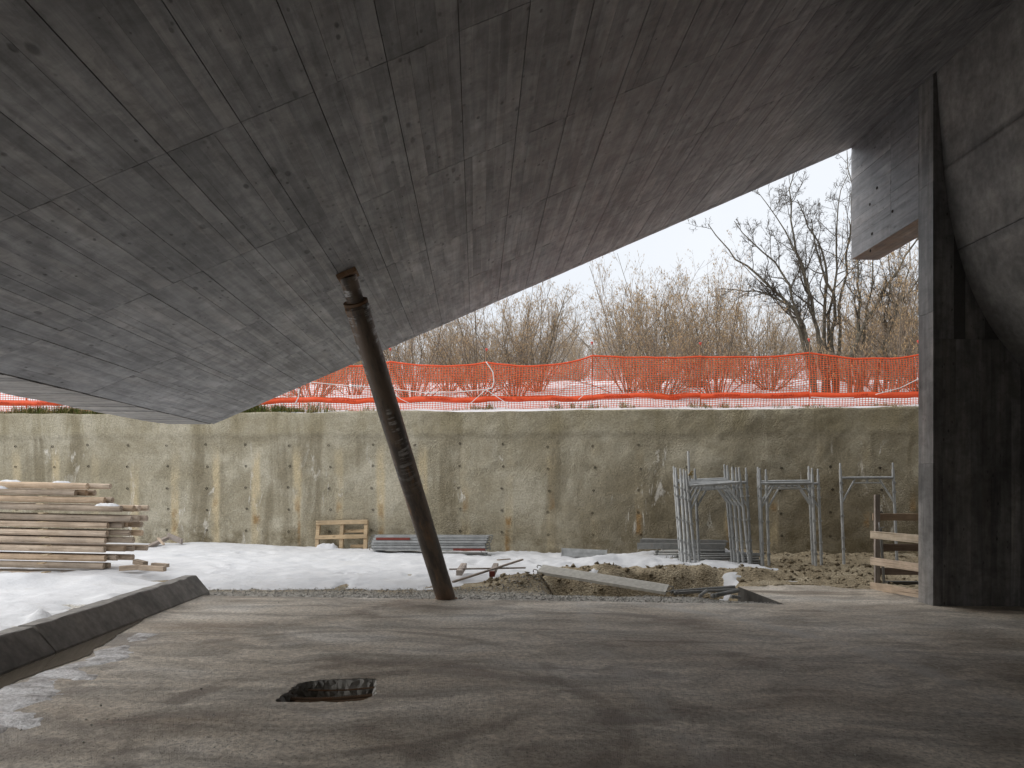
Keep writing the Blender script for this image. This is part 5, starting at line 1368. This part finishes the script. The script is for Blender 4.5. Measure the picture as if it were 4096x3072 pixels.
def hazel(seed, H, ns, spread, ncat):
    rg = np.random.default_rng(seed)
    a = rg.uniform(0, 6.28, ns); tl = np.abs(rg.normal(0, spread, ns)) + 0.06
    p0 = np.stack([np.cos(a) * 0.28 * rg.random(ns), np.sin(a) * 0.28 * rg.random(ns), np.full(ns, -0.15)], -1)
    d0 = np.stack([np.cos(a) * np.sin(tl), np.sin(a) * np.sin(tl), np.cos(tl)], -1)
    L0 = H * rg.uniform(0.6, 1.08, ns)
    P0, R0 = grow(rg, p0, d0, L0, rg.uniform(0.016, 0.034, ns), 10, 0.105, 0.02, 0.25)
    A = kids(rg, P0, R0, 13, 0.18, 1.0, 0.6, 0.34, 0.5, L0); P1_, R1_ = grow(rg, *A, 5, 0.15, 0.05, 0.35)
    B = kids(rg, P1_, R1_, 7, 0.15, 1.0, 0.65, 0.5, 0.6, A[2]); P2_, R2_ = grow(rg, B[0], B[1], B[2], np.maximum(B[3] * 0.8, 0.0026), 3, 0.2, 0.03, 0.6)
    stems = tubes([(P0, R0)], 5); tw = tubes([(P1_, R1_), (P2_, R2_)], 3)
    cv = catkins(rg, P2_, ncat)
    return (mesh_np('stems', *stems, smooth=True), mesh_np('twigs', *tw), mesh_np('catkins', cv[0], None, cv[1]))
HZL = [hazel(101, 4.6, 26, 0.52, 5200), hazel(102, 4.9, 24, 0.46, 5600), hazel(103, 4.3, 28, 0.6, 5000), hazel(104, 5.2, 22, 0.40, 4800)]
def put_hazel(proto, px_, off, sc_, rz, label, group='hazel shrubs beyond the fence'):
    p = atW(px_, 1550, off); z = float(hill_h(p[0], p[1]))
    root = empty('hazel_shrub', (0, 0, 0)); root.matrix_basis = Matrix.Translation((p[0], p[1], z)) @ Matrix.Rotation(rz, 4, 'Z') @ Matrix.Diagonal((sc_, sc_, sc_, 1))
    tag(root, label, 'shrub', group)
    for nme, me, mt in zip(('stems', 'twigs', 'catkins'), HZL[proto], ('bark', 'twig', 'catkin')):
        if not me.materials: me.materials.append(M[mt])
        o = bpy.data.objects.new(nme, me); COL.objects.link(o); o.parent = root
shr = [(0, 1250, 4.2, 0.70, 0.3, 'bare hazel shrub left of the steel prop, close behind the fence'),
       (1, 1420, 7.5, 0.70, 2.2, 'bare hazel shrub seen behind the lower part of the steel prop'),
       (2, 1650, 4.0, 0.72, 1.1, 'broad catkin-laden hazel just right of the steel prop'),
       (3, 1790, 8.0, 0.66, 4.0, 'taller hazel rising behind the broad one right of the prop'),
       (0, 1910, 4.8, 0.76, 5.1, 'hazel standing behind the knotted fence post'),
       (1, 2060, 6.0, 0.76, 0.6, 'dense hazel right of the knotted post, left of the snowy gap'),
       (2, 2150, 8.8, 0.86, 3.1, 'tallest hazel at the left side of the snowy gap'),
       (3, 2290, 19.0, 0.62, 2.0, 'distant hazel closing the snowy gap'),
       (1, 2520, 6.5, 0.84, 3.6, 'hazel at the right side of the snowy gap'),
       (3, 2610, 8.5, 0.94, 1.7, 'tall hazel with the highest catkin tips above the fence middle'),
       (0, 2650, 4.2, 0.74, 2.9, 'low spreading hazel close behind the fence right of the gap'),
       (2, 2780, 9.5, 0.88, 0.2, 'wide hazel behind the third fence post from the pier'),
       (1, 2860, 4.6, 0.76, 5.5, 'hazel with dense dark stem base right of the third post from the pier'),
       (3, 2990, 11.5, 0.86, 4.4, 'grey-brown hazel left of the tall dark trees'),
       (0, 3080, 8.0, 0.72, 1.4, 'small hazel just left of the tall trunks'),
       (2, 3440, 9.5, 0.86, 2.5, 'hazel filling the space behind the tall trunks'),
       (1, 3560, 4.4, 0.82, 0.9, 'hazel beside the fence post nearest the pier'),
       (0, 3660, 8.5, 0.95, 3.9, 'tan hazel half hidden by the pier edge'),
       (3, 3700, 5.0, 0.95, 5.0, 'upright hazel stems right beside the pier edge')]
for a in shr: put_hazel(*a)

def tall_tree(name, stems_px, off, label, seed, wander=0.10, k2=14, r0=0.07):
    rg = np.random.default_rng(seed); P0l = []; roots = None
    for pts in stems_px:
        o_ = off + rg.uniform(-0.5, 0.5)
        w = []
        for i, (x, y) in enumerate(pts): w.append(atW(x, y, off + (o_ - off) * i / max(1, len(pts) - 1)))
        w = np.array(w); g = hill_h(w[0][0], w[0][1]); w[0][2] = min(w[0][2], g - 0.05)
        d = np.concatenate([[0], np.cumsum(np.linalg.norm(np.diff(w, axis=0), axis=1))]); t = np.linspace(0, d[-1], 15)
        q_ = np.stack([np.interp(t, d, w[:, c_]) for c_ in range(3)], -1)
        for _ in range(2): q_[1:-1] = q_[1:-1] * 0.5 + (q_[:-2] + q_[2:]) * 0.25
        q_[1:] += rg.normal(0, 0.035, (14, 3)); P0l.append(q_)
    P0 = np.stack(P0l); base = P0[0, 0].copy()
    L0 = np.linalg.norm(np.diff(P0, axis=1), axis=2).sum(1)
    R0 = (r0 * rg.uniform(0.7, 1.1, len(P0)))[:, None] * np.linspace(1, 0.16, 15)[None]
    A = kids(rg, P0, R0, k2, 0.33, 1.0, 0.62, 0.24, 0.5, L0); P1_, R1_ = grow(rg, *A, 8, 0.17, 0.05, 0.3)
    B = kids(rg, P1_, R1_, 8, 0.12, 1.0, 0.75, 0.48, 0.5, A[2]); P2_, R2_ = grow(rg, B[0], B[1], B[2], np.maximum(B[3] * 0.8, 0.0055), 6, 0.24, 0.05, 0.4)
    Cc = kids(rg, P2_, R2_, 9, 0.15, 1.0, 0.8, 0.42, 0.7, B[2]); P3_, R3_ = grow(rg, Cc[0], Cc[1], Cc[2], np.maximum(Cc[3] * 0.8, 0.0038), 4, 0.3, 0.04, 0.6)
    root = empty(name, base); tag(root, label, 'tree', 'tall bare trees beyond the fence')
    mt = Matrix.Translation(Vector(base.tolist()))
    for k_ in range(len(P0)):
        link('trunk', mesh_np('trunk', *tubes([(P0[k_:k_+1] - base, R0[k_:k_+1])], 8), smooth=True), M['bark_tall'], root, mt)
    o = link('crown', mesh_np('crown', *tubes([(P1_ - base, R1_), (P2_ - base, R2_), (P3_ - base, R3_)], 4), smooth=True), M['twig_tall'], root, mt); o['kind'] = 'stuff'
tall_tree('bare_tree', [[(3262,1590),(3244,1382),(3164,1223),(3124,1163),(3031,1104),(2945,1034),(2866,958),(2826,898)],
                        [(3266,1590),(3252,1382),(3170,1215),(3131,1091),(3071,1024),(2992,958),(2932,885)],
                        [(3290,1590),(3285,1382),(3230,1144),(3191,1024),(3157,932),(3098,852),(3031,772)],
                        [(3292,1590),(3290,1400),(3240,1160),(3160,940),(3154,772),(3177,690)],
                        [(3258,1590),(3230,1400),(3150,1200),(3060,1168),(2960,1160),(2880,1150)]], 5.2, 'tall dark bare tree with several trunks, its limbs sweeping far left', 201, r0=0.072)
tall_tree('bare_tree', [[(3310,1590),(3303,1396),(3300,1064),(3297,971),(3224,885),(3190,800)],
                        [(3320,1590),(3317,1396),(3310,1236),(3363,1064),(3340,850),(3390,690)],
                        [(3350,1590),(3352,1415),(3370,1163),(3383,1024),(3420,800),(3385,600)],
                        [(3340,1590),(3330,1400),(3345,1200),(3260,1000),(3250,880)]], 6.0, 'tall bare tree with upright trunks right of the sweeping one', 202, k2=9, r0=0.08)
tall_tree('bare_tree', [[(3400,1590),(3403,1415),(3462,1263),(3529,1197),(3615,1031),(3690,930),(3760,800)],
                        [(3440,1590),(3449,1422),(3476,1197),(3489,1044),(3520,880)],
                        [(3420,1590),(3430,1400),(3440,1200),(3420,1000),(3450,820)],
                        [(3500,1590),(3522,1422),(3580,1240),(3700,1080),(3760,980)]], 4.8, 'tall bare tree leaning right, its top hidden by the hanging beam', 203, k2=9, r0=0.075)
tall_tree('bare_tree', [[(3570,1590),(3580,1420),(3600,1200),(3650,1000),(3640,850)], [(3600,1590),(3620,1400),(3660,1180),(3690,1000)], [(3545,1590),(3550,1400),(3560,1150),(3545,950)]], 7.5, 'slimmer bare tree seen between the hanging beam and the pier', 204, k2=9, r0=0.055)

# the wood far up the slope, one mass of grey-brown twigs
rg = np.random.default_rng(77)
n = 540
xx = rg.uniform(-26, 34, n); ss = rg.uniform(20, 46, n)
bx = W0[0] + WD[0] * (xx + 11) + WNRM[0] * ss; by = W0[1] + WD[1] * (xx + 11) + WNRM[1] * ss
p0 = np.stack([bx, by, hill_h(bx, by) - 0.2], -1); d0 = norm(rg.normal(0, 0.12, (n, 3)) + np.array([0, 0, 1.0])); L0 = rg.uniform(2.4, 4.4, n) * (1 + (ss - 20) / 80)
P0, R0 = grow(rg, p0, d0, L0, rg.uniform(0.03, 0.06, n), 6, 0.08, 0.03, 0.25)
A = kids(rg, P0, R0, 14, 0.1, 0.98, 0.6, 0.42, 0.5, L0); P1_, R1_ = grow(rg, *A, 4, 0.14, 0.06, 0.4)
B = kids(rg, P1_, R1_, 7, 0.15, 1.0, 0.65, 0.5, 0.6, A[2]); P2_, R2_ = grow(rg, B[0], B[1], B[2], np.maximum(B[3], 0.007), 2, 0.2, 0.03, 0.7)
tag(link('far_wood', mesh_np('far_wood', *tubes([(P0, R0), (P1_, R1_), (P2_, R2_)], 3)), M['farwood']), 'grey-brown bare wood far up the snowy slope', 'wood', kind='stuff')
